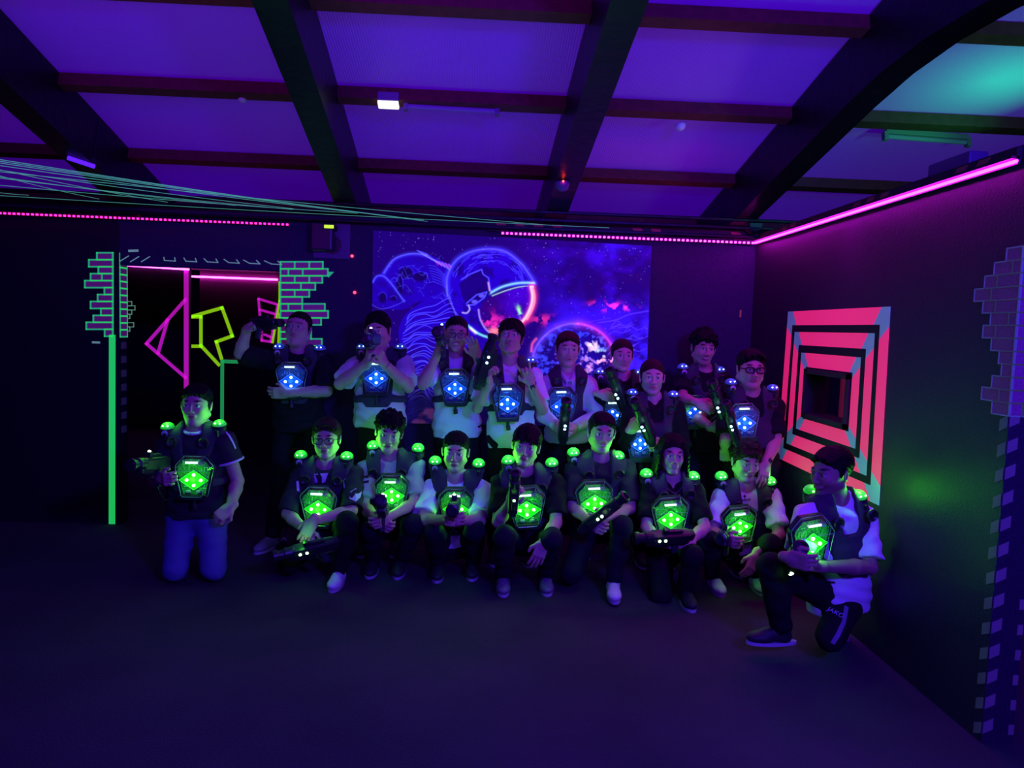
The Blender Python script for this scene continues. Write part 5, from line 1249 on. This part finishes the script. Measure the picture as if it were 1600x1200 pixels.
# ================================================================== the group
WS = ('white_shoe', (.7, .7, .75)); DS = ('dark_shoe', (.03, .025, .035))
PEOPLE = [
 # ---------------- standing row
 dict(id='P1', d=5.5, c='b', seed=3, label='person standing leftmost in the back row with one fist raised, dark tee', w=1.08, b=1.12, fat=.5, arm=1.12,
      head=(466, 514), rot=(-4, -8, 3), hair=('buzz', 'brown'), neck=(467, 552), shL=(431, 566), shR=(505, 565), elL=(378, 552, -.10), wrL=(387, 513, -.22), elR=(515, 609, -.05), wrR=(448, 614, -.27),
      hipL=(448, 660), hipR=(487, 660), knL=(437, 755, -.05), knR=(484, 758, -.02), anL=(425, 843, -.05), anR=(474, 842), toeL=(-.4, -1, 0), top=('black', .95), hem=.06, legs='black', shoes=('grey_running_shoe', (.25, .25, .28)),
      handL=dict(d=(.5, -.4, .35), n=(.2, .3, -1), s=(.3, -.8, 0), curl=(1.1, 1.1, 1.1, 1.1), th=.9), handR=dict(d=(-1, .1, -.05), n=(0, 1, .1), s=(0, 0, 1), curl=(.35, .4, .45, .5)),
      case=(455, 593, -.22), domeL=(436, 541), domeR=(500, 543), cs=.96),
 dict(id='P2', d=5.4, c='b', seed=4, label='person with glasses aiming a gun held in both hands, pale tee', w=1.05, fat=.5, arm=1.12,
      head=(590, 517), rot=(-6, 6, -3), hair=('crop', 'dark'), glasses=dict(), neck=(593, 556), shL=(558, 572), shR=(630, 570), elL=(536, 598, -.12), wrL=(574, 566, -.33), elR=(640, 603, -.12), wrR=(600, 567, -.33),
      hipL=(576, 660), hipR=(612, 660), knL=(574, 755), knR=(616, 755), anL=(570, 845), anR=(620, 845), top=('pink', .75), hem=.03, legs='black',
      handL=dict(d=(.25, -.5, 1), n=(.9, .3, 0), s=(0, -1, .3), curl=(.9, 1, 1, 1)), handR=dict(d=(-.35, -.5, .9), n=(-.9, .3, 0), s=(0, -1, .3), curl=(.9, 1, 1, 1)), watch=('R', 'bracelet'),
      case=(588, 588, -.19), domeL=(566, 541), domeR=(626, 541), cs=.94, dp=.015),
 dict(id='P3', d=5.52, c='b', seed=5, label='person with buzzed hair and glasses, gun beside one cheek, open hand by the other', w=1.,
      head=(713, 522), rot=(4, 4, 2), hair=('buzz', 'dark'), glasses=dict(thk=.0018), smile=.8, neck=(713, 558), shL=(682, 573), shR=(746, 573), elL=(664, 598, -.05), wrL=(682, 556, -.22), elR=(760, 597, -.08), wrR=(745, 556, -.2),
      hipL=(696, 665), hipR=(732, 665), knL=(694, 758), knR=(736, 758), anL=(690, 848), anR=(740, 848), top=('white', .8), hem=.08, legs='black',
      handL=dict(d=(.2, -.4, 1), n=(.9, .2, 0), s=(.2, -1, 0), curl=(.9, 1, 1, 1)), handR=dict(d=(-.35, -.25, 1), n=(-.3, -.9, 0), s=(-1, -.2, .2), curl=(.15, .25, .3, .35), sp=.2, th=.2),
      case=(711, 604, -.17), domeL=False, domeR=False, cs=1.),
 dict(id='P4', d=5.3, c='b', seed=6, label='standing person with a fringe making a hand sign, white tee', w=.98,
      head=(798, 528), rot=(-6, -12, 6), hair=('fringe', 'brown'), neck=(797, 569), shL=(763, 588), shR=(831, 585), elL=(746, 636, -.08), wrL=(764, 597, -.28), elR=(848, 640, -.1), wrR=(829, 597, -.26),
      hipL=(780, 682), hipR=(818, 682), knL=(776, 780), knR=(820, 780), anL=(772, 870), anR=(824, 870), top=('white', .8), hem=.07, legs='black',
      handL=dict(d=(.1, -.3, 1), n=(.8, -.4, 0), s=(-.3, -1, 0), curl=(1, 1, 1, 1)), handR=dict(d=(-.45, -.15, 1), n=(-.3, -.9, .1), s=(-1, 0, .1), curl=(.1, 1.3, 1.3, .15), sp=.25, th=.8), watch=('R', 'watch'),
      case=(793, 628, -.18), domeL=False, domeR=(829, 562, .02), cs=.98, dp=.02),
 dict(id='P5', d=5.5, c='b', seed=7, label='person in a pale hoodie standing before the planet of the banner', w=.98, skin=(.62, .42, .34),
      head=(887, 546), rot=(3, 2, 2), hair=('short', 'red'), neck=(887, 583), shL=(854, 602), shR=(920, 602), elL=(846, 645, -.02), wrL=(870, 665, -.26), elR=(928, 648, -.02), wrR=(898, 668, -.26),
      hipL=(870, 690), hipR=(906, 690), knL=(868, 775), knR=(908, 775), anL=(865, 850), anR=(912, 850), top=('hoodie', 2), hem=-.0, legs='black',
      handL=dict(n=(.3, 1, 0), s=(0, -.3, 1), curl=(.9, .95, 1, 1)), handR=dict(n=(-.3, 1, 0), s=(0, -.3, 1), curl=(.9, .95, 1, 1)),
      case=(878, 632, -.17), domeL=False, domeR=False, cs=.98),
 dict(id='P6', d=5.65, c='b', seed=8, label='person with tied-back hair in a dark jacket standing right of the pale hoodie', w=.9, fem=True, jacket=True, skin=(.62, .42, .35),
      head=(972, 556), rot=(2, 0, 1), hs=.96, hair=('tied', 'mid'), neck=(974, 591), shL=(945, 606), shR=(1004, 606), elL=(931, 650, -.05), wrL=(937, 616, -.28), elR=(1012, 652, -.03), wrR=(990, 645, -.24),
      hipL=(957, 690), hipR=(990, 690), knL=(956, 775), knR=(992, 775), anL=(955, 850), anR=(994, 850), top=('black', 1.7), hem=.02, legs='black', vneck=True,
      handL=dict(d=(.8, -.4, -.15), n=(.1, 1, -.2), s=(0, -.2, 1), curl=(.7, .8, .9, .95)), handR=dict(n=(-.3, 1, 0), s=(0, 0, 1), curl=(.9, 1, 1, 1)),
      case=(957, 646, -.17), domeL=(937, 580, .03), domeR=(998, 581, .03), cs=.86, cp=.06),
 dict(id='P7', d=5.25, c='b', seed=9, label='person with serious look and centre parting in black, standing behind the long-haired one', w=.95, fem=True, skin=(.62, .42, .35),
      head=(1019, 590), rot=(-7, 0, 0), hs=.97, hair=('tied', 'mid'), neck=(1021, 626), shL=(986, 642), shR=(1056, 640), elL=(975, 690, -.05), wrL=(985, 672, -.28), elR=(1064, 692, -.05), wrR=(1035, 697, -.27),
      hipL=(1003, 735), hipR=(1038, 735), knL=(1002, 800, -.1), knR=(1040, 800, -.1), anL=(1000, 862), anR=(1042, 862), top=('black', 1.7), hem=.05, legs='black', vneck=True,
      handL=dict(d=(.4, -.5, .5), n=(.6, .7, 0), s=(0, -.5, 1), curl=(.8, .9, .95, 1)), handR=dict(n=(-.3, 1, 0), s=(0, 0, 1), curl=(.9, 1, 1, 1)),
      case=(1000, 691, -.2), domeL=(988, 612), domeR=(1052, 615), cs=.86),
 dict(id='P8', d=5.6, c='b', seed=10, label='grinning person with curly dark hair standing before the bare wall right of the banner', w=.98,
      head=(1099, 544), rot=(2, 6, 4), hair=('curly', 'dark'), smile=1, beard=.25, neck=(1100, 581), shL=(1066, 597), shR=(1134, 599), elL=(1067, 622, -.24), wrL=(1090, 630, -.42), elR=(1090, 655, -.16), wrR=(1114, 668, -.38),
      hipL=(1082, 688), hipR=(1117, 688), knL=(1082, 775), knR=(1119, 775), anL=(1080, 850), anR=(1122, 850), top=('black', .75), hem=.08, legs='dkjean',
      handL=dict(d=(.8, -.4, -.3), n=(.1, 1, -.3), s=(0, -.2, 1), curl=(.6, .7, .8, .9)), handR=dict(d=(.6, -.2, .1), n=(.3, .9, 0), s=(0, 0, 1), curl=(.9, 1, 1, 1)), watch=('R', 'bracelet'),
      case=(1086, 642, -.16), domeL=(1067, 572), domeR=(1125, 577), cs=.9, cp=.08),
 dict(id='P9', d=5.15, c='b', seed=11, label='person with thick dark glasses standing rightmost, hand on the shoulder of one crouching', w=1.12, b=1.15, fat=.7, arm=1.1,
      head=(1173, 577), rot=(-3, 2, 1), hs=1.03, hair=('side', 'dark'), glasses=dict(thk=.0042), neck=(1173, 617), shL=(1136, 637), shR=(1209, 634), elL=(1122, 682, .02), wrL=(1134, 702, -.12), elR=(1210, 688, -.10), wrR=(1196, 725, -.30),
      hipL=(1152, 733), hipR=(1196, 733), knL=(1150, 805, -.05), knR=(1198, 805, -.05), anL=(1148, 880), anR=(1200, 880), top=('black', .85), hem=.06, legs='black',
      handL=dict(n=(.3, 1, 0), s=(0, 0, 1), curl=(.9, 1, 1, 1)), handR=dict(d=(-.25, -.45, -1), n=(-.1, .6, -.3), s=(-1, 0, 0), curl=(.2, .2, .25, .25), th=.2, sc=.95), watch=('R', 'watch'),
      case=(1163, 658, -.25), domeL=(1142, 596), domeR=(1207, 605), cs=.92),
 # ---------------- front row
 dict(id='F1', d=4.75, c='g', seed=12, label='person in blue jeans kneeling upright on both knees at the far left', w=1.05, fat=.3, arm=1.1,
      head=(307, 633), rot=(3, 0, 0), hair=('short', 'dark'), smile=.2, neck=(307, 674), shL=(267, 691), shR=(350, 689), elL=(243, 752, -.03), wrL=(252, 748, -.28), elR=(371, 752, .02), wrR=(360, 793, -.17),
      hipL=(285, 800), hipR=(330, 800), knL=(274, 888, -.10), knR=(334, 888, -.08), anL=(283, 893, .33), anR=(325, 893, .33), toeL=(0, .5, -1), toeR=(0, .5, -1), top=('char', .5), collar='white', hem=.02, legs='jeans', leg=1.12, shoes=WS,
      handL=dict(d=(.5, -.6, .1), n=(.3, .7, 0), s=(0, -.3, 1), curl=(.8, .9, .9, 1)), handR=dict(d=(-.6, -.5, -.5), n=(-.4, .4, -.8), s=(-.3, -1, 0), curl=(1.15, 1.2, 1.2, 1.2), th=.9),
      case=(303, 746, -.2), domeL=(262, 665), domeR=(343, 661), cs=1.02),
 dict(id='F2', d=4.9, c='g', seed=13, label='crouching person with glasses and crossed forearms, dark top with pale prints', w=1., jacket=False,
      head=(510, 686), rot=(2, 0, -2), hair=('side', 'mid'), glasses=dict(thk=.002), smile=.2, neck=(509, 728), shL=(470, 745), shR=(553, 742), elL=(452, 800, -.1), wrL=(478, 829, -.33), elR=(550, 797, -.17), wrR=(488, 815, -.37),
      hipL=(487, 850, .08), hipR=(530, 848, .08), knL=(452, 880, -.12), knR=(543, 815, -.32), anL=(440, 905, .28), anR=(530, 893, -.17), toeL=(0, .4, -1), toeR=(-.05, -1, 0), top=('char', .95), hem=.0, legs='black', shoes=WS+DS,
      handL=dict(d=(.4, -.3, -1), n=(.2, .9, 0), s=(1, 0, 0), curl=(.4, .45, .5, .5)), handR=dict(d=(-.45, -.15, -1), n=(0, 1, 0), s=(-1, 0, 0), curl=(.35, .4, .45, .5)),
      case=(497, 792, -.17), domeL=(470, 709), domeR=(542, 711), cs=1.02, caseroll=0),
 dict(id='F3', d=5., c='g', seed=14, label='crouching person with curly dark hair in a pale tee with striped sleeves', w=1.,
      head=(608, 676), rot=(8, 10, 8), hair=('curly', 'dark'), neck=(609, 715), shL=(573, 733), shR=(648, 730), elL=(572, 786, -.05), wrL=(591, 812, -.29), elR=(647, 785, -.12), wrR=(607, 808, -.34),
      hipL=(592, 848, .15), hipR=(632, 846, .15), knL=(580, 828, -.27), knR=(646, 820, -.27), anL=(583, 893, .0), anR=(625, 893, .0), top=('grey', .8), hem=-.05, legs='dkjean', shoes=DS,
      handL=dict(n=(.3, 1, 0), s=(0, -.2, 1), curl=(.8, .9, 1, 1)), handR=dict(n=(-.3, 1, 0), s=(0, -.2, 1), curl=(.7, .8, .9, .9)),
      case=(612, 771, -.19), domeL=(583, 694), domeR=(653, 698), cs=.98),
 dict(id='F4', num='6', d=4.95, c='g', seed=15, label='crouching person with short hair in a white tee pointing a gun at the viewer', w=1.03, arm=1.08,
      head=(712, 706), rot=(-3, 4, 1), hair=('short', 'dark'), neck=(712, 748), shL=(675, 765), shR=(751, 764), elL=(662, 806, -.08), wrL=(699, 812, -.34), elR=(750, 806, -.08), wrR=(720, 813, -.34),
      hipL=(690, 868, .15), hipR=(734, 868, .15), knL=(678, 832, -.27), knR=(742, 830, -.27), anL=(685, 890, .0), anR=(738, 890, .05), top=('white', .8), hem=-.05, legs='dkjean', shoes=DS,
      handL=dict(n=(.6, .8, 0), s=(.3, -.2, 1), curl=(.9, 1, 1, 1)), handR=dict(n=(-.6, .8, 0), s=(-.3, -.2, 1), curl=(.9, 1, 1, 1)),
      case=(712, 792, -.18), domeL=(680, 718), domeR=(748, 722), cs=.98),
 dict(id='F5', num='2', d=4.75, c='g', seed=16, label='crouching person with a thick fringe in a black tee, one hand hanging over a knee', w=1.05, arm=1.05,
      head=(822, 697), rot=(-8, 2, 8), hair=('fringe', 'brown'), smile=.4, neck=(820, 738), shL=(784, 756), shR=(867, 756), elL=(778, 808, -.05), wrL=(798, 784, -.28), elR=(868, 815, -.12), wrR=(849, 848, -.30),
      hipL=(803, 860, .15), hipR=(850, 860, .15), knL=(788, 838, -.30), knR=(862, 842, -.30), anL=(786, 900, -.05), anR=(852, 905, .0), top=('black', .8), hem=-.05, legs='dkjean', shoes=('mauve_shoe', (.2, .16, .22)),
      handL=dict(d=(.2, -.5, .8), n=(.5, .5, 0), s=(0, -1, .3), curl=(.9, 1, 1, 1)), handR=dict(d=(-.35, -.2, -1), n=(-.1, 1, 0), s=(-1, 0, 0), curl=(.22, .26, .3, .34), sp=.12, th=.3),
      case=(823, 793, -.19), domeL=(794, 717), domeR=(862, 721), cs=1.04),
 dict(id='F6', d=4.85, c='g', seed=17, label='smiling short-haired person kneeling in a dark tee, one white shoe forward', w=1.05, arm=1.02,
      head=(940, 676), rot=(2, 4, 4), hair=('short', 'dark'), smile=1, neck=(939, 718), shL=(898, 735), shR=(978, 733), elL=(893, 790, -.08), wrL=(923, 815, -.34), elR=(983, 792, -.08), wrR=(947, 808, -.34),
      hipL=(915, 845, .12), hipR=(960, 843, .12), knL=(893, 895, -.16), knR=(972, 822, -.30), anL=(895, 905, .26), anR=(958, 910, -.26), toeL=(0, .4, -1), toeR=(-.1, -1, 0), top=('char', .85), hem=.0, legs='dkjean', shoes=WS+DS,
      handL=dict(n=(.2, 1, 0), s=(0, 0, 1), curl=(.8, .9, 1, 1)), handR=dict(n=(-.3, 1, 0), s=(0, 0, 1), curl=(.7, .8, .9, .9)),
      case=(929, 783, -.19), domeL=(896, 705), domeR=(966, 710), cs=1.04),
 dict(id='F7', d=4.75, c='g', seed=18, label='kneeling person with long dark hair in black, gun level across the lap', w=.92, fem=True, skin=(.6, .38, .3),
      head=(1050, 710), rot=(-2, 2, 2), hs=.96, hair=('long', 'dark'), smile=.6, neck=(1050, 749), shL=(1015, 766), shR=(1084, 766), elL=(1005, 818, -.06), wrL=(1027, 846, -.30), elR=(1094, 818, -.06), wrR=(1074, 848, -.30),
      hipL=(1030, 878, .12), hipR=(1070, 878, .12), knL=(1032, 932, -.20), knR=(1082, 868, -.34), anL=(1038, 925, .22), anR=(1070, 928, -.22), toeL=(0, .4, -1), top=('black', .8), hem=.0, legs='black', vneck=True, shoes=('black_shoe', (.02, .02, .025)),
      handL=dict(d=(.6, -.3, .0), n=(.1, .9, .2), s=(0, 0, 1), curl=(.9, 1, 1, 1)), handR=dict(d=(-.8, -.2, 0), n=(0, .9, .2), s=(0, 0, 1), curl=(.9, 1, 1, 1)),
      case=(1048, 808, -.2), domeL=(1010, 738), domeR=(1083, 742), cs=1.02),
 dict(id='F8', num='1', d=4.88, c='g', seed=19, label='crouching person in a white tee with a small chest print, watch on the wrist', w=1., arm=1.,
      head=(1165, 721), rot=(4, 10, 2), hair=('curly', 'mid'), neck=(1165, 761), shL=(1128, 776), shR=(1205, 776), elL=(1107, 826, -.05), wrL=(1135, 842, -.3), elR=(1214, 832, -.12), wrR=(1180, 868, -.28),
      hipL=(1143, 872, .15), hipR=(1186, 872, .15), knL=(1108, 845, -.27), knR=(1204, 850, -.27), anL=(1115, 905, -.08), anR=(1180, 912, -.05), top=('white', .8), hem=-.05, legs='dkjean', shoes=WS,
      handL=dict(n=(.4, .9, 0), s=(0, -.2, 1), curl=(.8, .9, 1, 1)), handR=dict(d=(-.45, -.3, -1), n=(-.3, .9, 0), s=(-1, 0, 0), curl=(.3, .35, .4, .45), th=.4), watch=('R', 'watch'),
      case=(1156, 820, -.19), domeL=(1127, 742), domeR=(1203, 750), cs=.98),
 dict(id='F9', d=3.77, skin=(.36, .21, .16), dpL=.05, dpR=1.3, c='g', seed=20, label='person in profile kneeling at the far right in a long white tee and striped trousers', w=1., arm=1.02, beard=.35,  # darker skin tone stands in for the face being lit from behind
      head=(1298, 738), rot=(-68, 6, 0), hair=('short', 'dark'), neck=(1308, 783), shL=(1262, 806, -.04), shR=(1348, 808, .04), elL=(1234, 858, -.12), wrL=(1233, 872, -.36), elR=(1346, 878, .0), wrR=(1277, 885, -.26),
      hipL=(1290, 925, .05), hipR=(1330, 925, .1), knL=(1205, 886, -.14), knR=(1297, 995, -.12), anL=(1222, 984, -.02), anR=(1312, 1000, .25), toeL=(-1, -.05, 0), toeR=(.2, .6, -1), top=('white', .85), hem=.09, legs='black', leg=1.05, shoes=('black_shoe', (.02, .02, .025)),
      handL=dict(d=(.5, -.6, .0), n=(.7, .5, 0), s=(0, -.2, 1), curl=(.8, .9, 1, 1)), handR=dict(d=(-1, -.1, .1), n=(-.1, .4, .9), s=(0, -1, .3), curl=(.7, .8, .9, .9)),
      case=(1269, 846, -.22), caseroll=4, domeL=(1268, 764, .13), domeR=(1341, 772, .02), cs=1.0),
]
BY = {}
for S in PEOPLE:
    person(S); BY[S['id']] = S

def G(px, py, Y, fwd, up, c, label, leds, who=None, size=1., glow=.03):
    p = at(px, py, Y); cab = None
    if who:
        S = BY[who]; cab = S['base']+S['nk']+S['TF']@np.array([-.10, -.10, -.40])
    return gun(p, fwd, up, c, label, leds, cab, size, None, glow)
G(408, 512, 5.2, (.85, -.6, .0), (0, 0, 1), 'b', 'dark gun in the raised fist of the leftmost standing person', None or 'none', None, .8)
G(583, 540, 5.06, (-.06, -1, .0), (0, 0, 1), 'b', 'gun aimed at the viewer from the eye of the standing person with glasses', 'rear')
G(692, 536, 5.16, (-.10, -1, .12), (0, 0, 1), 'b', 'gun pointed at the viewer beside the cheek of the standing person with buzzed hair', 'rear')
G(763, 583, 5.0, (.28, -.15, 1), (-.9, -.4, .2), 'b', 'gun held upright by the fringed person making a hand sign', 'side', 'P4')
G(880, 663, 5.16, (-.02, -.55, .8), (0, -.8, -.5), 'b', 'gun held low in both hands of the person in the pale hoodie', 'top', 'P5')
G(972, 618, 5.28, (-.42, -.35, .8), (-.3, -.9, -.5), 'b', 'gun held diagonally by the standing person in the dark jacket', 'top', 'P6')
G(1012, 665, 4.88, (-.42, -.4, .75), (-.3, -.9, -.5), 'b', 'gun held diagonally by the standing person with the centre parting', 'top', 'P7')
G(1128, 640, 5.1, (-.38, -.3, .8), (-.35, -.9, -.4), 'b', 'gun held diagonally by the tall grinning person with curly hair', 'top', 'P8')
G(1148, 668, 4.74, (-.38, -.3, .8), (-.35, -.9, -.4), 'b', 'gun held low on the chest by the rightmost standing person with glasses', 'top', 'P9', .85)
G(243, 735, 4.46, (-.12, -1, .12), (0, 0, 1), 'g', 'gun held at the side by the person kneeling in blue jeans', 'rear', 'F1')
G(498, 862, 4.50, (-.9, -.35, -.15), (.1, -.5, .9), 'g', 'gun dangling from the crossed hands of the crouching person with glasses', 'side', 'F2', 1., .3)
G(598, 805, 4.60, (.05, -.8, .35), (0, 0, 1), 'g', 'gun held in the lap of the crouching person with striped sleeves', 'rear', 'F3')
G(710, 800, 4.56, (-.02, -1, .1), (0, 0, 1), 'g', 'gun pointed at the viewer by the crouching person in a white tee', 'rear', 'F4')
G(802, 775, 4.42, (.0, -.55, .85), (0, -.9, -.5), 'g', 'gun held upright on the arm of the crouching person with the thick fringe', 'rear', 'F5', .9)
G(932, 808, 4.46, (.55, -.35, .6), (-.4, -.8, -.2), 'g', 'gun slanting across the chest of the smiling kneeling person in a dark tee', 'top', 'F6')
G(1050, 846, 4.38, (-.95, -.25, .0), (0, -.55, .85), 'g', 'gun laid level across the lap of the long-haired kneeling person', 'side', 'F7')
G(1134, 846, 4.62, (-.35, -.7, .1), (0, 0, 1), 'g', 'gun in the lap of the crouching person with the printed white tee', 'none', 'F8')
G(1236, 872, 3.62, (-.15, -.75, .6), (-.3, -.6, -.6), 'g', 'gun held against the vest of the person kneeling in profile, far right', 'top', 'F9')

# ------------------------------------------------------------------ prints on clothing
def text_on(who, s, loc, size, m, name, parent_key, R=None, ext=.0008):
    S = BY[who]; cu = bpy.data.curves.new(name, 'FONT'); cu.body = s; cu.size = size; cu.extrude = ext; cu.align_x = 'CENTER'; cu.align_y = 'CENTER'
    cu.materials.append(m); o = bpy.data.objects.new(name, cu); link(o, S[parent_key]); o.location = loc
    r, b, u_ = (S['TF'] if R is None else R).T; M = Matrix([[r[0], u_[0], -b[0]], [r[1], u_[1], -b[1]], [r[2], u_[2], -b[2]]]); o.rotation_euler = M.to_euler(); return o
M_ink = mat('black_print', (.02, .02, .03), .7); M_pale = mat('pale_print', (.6, .5, .75), .6)
def on_front(who, px, py, dy): S = BY[who]; return at(px, py, S['d']+dy)-S['base']

for q in ('F9','P9'):
    print(q, [ (c.name, max((v.co.x for v in c.data.vertices),default=0)+BY[q]['base'][0]) for c in BY[q]['obj'].children if c.type=='MESH'])
from mathutils.bvhtree import BVHTree
def surf(who, key, px, py, off=.002):
    S = BY[who]; me = S[key].data
    if 'bvh_'+key not in S: S['bvh_'+key] = BVHTree.FromPolygons([v.co[:] for v in me.vertices], [p.vertices[:] for p in me.polygons])
    o = CP-S['base']; d = nrm(ray(px, py)); h = S['bvh_'+key].ray_cast(Vector(o), Vector(d))
    if h[0] is None: return None, None
    n = np.array(h[1]); n = n if np.dot(n, d) < 0 else -n
    return np.array(h[0])+n*off, n
def decal(who, key, polys, name, m):
    mb = MB()
    for pl in polys:
        c = np.mean(pl, 0); hs_ = [surf(who, key, *p) for p in list(pl)+[c]]
        if any(h[0] is None for h in hs_): continue
        n = len(pl); top = [h[0] for h in hs_]; bot = [h[0]-h[1]*.0025 for h in hs_]
        mb.add(top+bot, [(i, (i+1) % n, n) for i in range(n)]+[(i, n+1+i, n+1+(i+1) % n, (i+1) % n) for i in range(n)])
    if mb.v: mb.build(name, m, BY[who][key])
def ribbon(who, key, pts, wd, name, m):
    mb = MB(); hh = []
    for a, b in zip(pts[:-1], pts[1:]):
        for t in np.linspace(0, 1, 6)[:-1]: hh.append(surf(who, key, a[0]+(b[0]-a[0])*t, a[1]+(b[1]-a[1])*t, .001))
    hh = [h for h in hh if h[0] is not None]
    for a, b in zip(hh[:-1], hh[1:]):
        if np.linalg.norm(a[0]-b[0]) < .08: mb.strip([a[0], b[0]], wd, .0025, nrm(a[1]+b[1]))
    if mb.v: mb.build(name, m, BY[who][key])
def text_at(who, key, px, py, s, size, m, name, roll=0.):
    p, n = surf(who, key, px, py, .004)
    if p is None: return
    S = BY[who]; z = n; r = nrm(np.cross(S['TF'][:, 2], z)); c_, s_ = math.cos(roll), math.sin(roll); u_ = np.cross(z, r); r2 = r*c_+u_*s_; u2 = np.cross(z, r2)
    cu = bpy.data.curves.new(name, 'FONT'); cu.body = s; cu.size = size; cu.extrude = .0012; cu.align_x = 'CENTER'; cu.align_y = 'CENTER'; cu.materials.append(m)
    o = bpy.data.objects.new(name, cu); link(o, S[key]); o.location = p
    o.rotation_euler = Matrix([[r2[0], u2[0], z[0]], [r2[1], u2[1], z[1]], [r2[2], u2[2], z[2]]]).to_euler()
    bpy.context.view_layer.update(); me = bpy.data.meshes.new_from_object(o.evaluated_get(bpy.context.evaluated_depsgraph_get()))
    o2 = bpy.data.objects.new(name, me); link(o2, S[key]); o2.location = o.location; o2.rotation_euler = o.rotation_euler; bpy.data.objects.remove(o)
sq = lambda x0, y0, x1, y1: [(x0, y0), (x1, y0), (x1, y1), (x0, y1)]
decal('F2', 'shirt_obj', [[(488, 741), (497, 740), (496, 755), (490, 753)], [(500, 740), (513, 739), (508, 753), (503, 755), (503, 745)]], 'chest_print', M_pale)
decal('F2', 'shirt_obj', [[(548, 768), (556, 763), (565, 768), (563, 777), (556, 784), (546, 779)]], 'sleeve_print', M_pale)
decal('F2', 'shirt_obj', [[(463, 752), (467, 751), (468, 768), (464, 767)], [(536, 748), (540, 747), (538, 763), (535, 762)]], 'side_print', M_pale)
decal('F3', 'shirt_obj', [[(567, 744), (576, 742), (576, 747), (567, 749)], [(644, 742), (664, 738), (664, 743), (645, 748)], [(567, 752), (576, 750), (576, 754), (567, 756)], [(645, 751), (664, 747), (664, 751), (646, 756)]], 'sleeve_stripe', mat('black_stripe', (.015, .012, .02), .8))
ribbon('F1', 'shirt_obj', [(350, 672), (358, 681), (364, 692), (368, 702)], .012, 'shoulder_stripe', cloth('white'))
text_at('F8', 'shirt_obj', 1161, 781, 'London', .033, M_ink, 'chest_print')
decal('F8', 'shirt_obj', [[(1161, 775), (1164, 773), (1166, 776), (1163, 778)]], 'chest_mark', M_ink)
text_at('F9', 'trousers_obj', 1306, 958, 'JAKO', .036, M_pale, 'leg_print', -.5)
ribbon('F9', 'trousers_obj', [(1322, 950), (1318, 972), (1309, 992), (1300, 1006)], .022, 'side_stripe', mat('violet_grey_stripe', (.22, .2, .3), .7))
# necklace of the long-haired person
S = BY['F7']; mb = MB(); nk_ = S['nk']; TF_ = S['TF']
mb.tube([nk_+TF_@np.array([x, -.070-.02*math.cos(x*25), -.012-.045*math.cos(x*28)]) for x in np.linspace(-.055, .055, 12)], .0022, 5)
q = nk_+TF_@np.array([0, -.098, -.068]); mb.box(q, (.003, .003, .014)); mb.box(q+np.array([0, 0, .005]), (.008, .003, .003)); mb.build('necklace', M_metal, S['obj'])

for q in BY.values():
    if 'num_at' not in q: continue
    p_, F_ = q['num_at']; cu = bpy.data.curves.new('sticker_number', 'FONT'); cu.body = q['num']; cu.size = .032; cu.extrude = .0006; cu.align_x = 'CENTER'; cu.align_y = 'CENTER'; cu.materials.append(M_ink)
    o = bpy.data.objects.new('sticker_number', cu); COL.objects.link(o); r, b, u_ = F_.T; o.rotation_euler = Matrix([[r[0], u_[0], -b[0]], [r[1], u_[1], -b[1]], [r[2], u_[2], -b[2]]]).to_euler(); o.location = p_
    bpy.context.view_layer.update(); me = bpy.data.meshes.new_from_object(o.evaluated_get(bpy.context.evaluated_depsgraph_get()))
    vest = [k for k in q['obj'].children if k.name.startswith('laser_tag_vest')][0]
    o2 = bpy.data.objects.new('sticker_number', me); link(o2, vest); o2.location = o.location; o2.rotation_euler = o.rotation_euler; bpy.data.objects.remove(o)
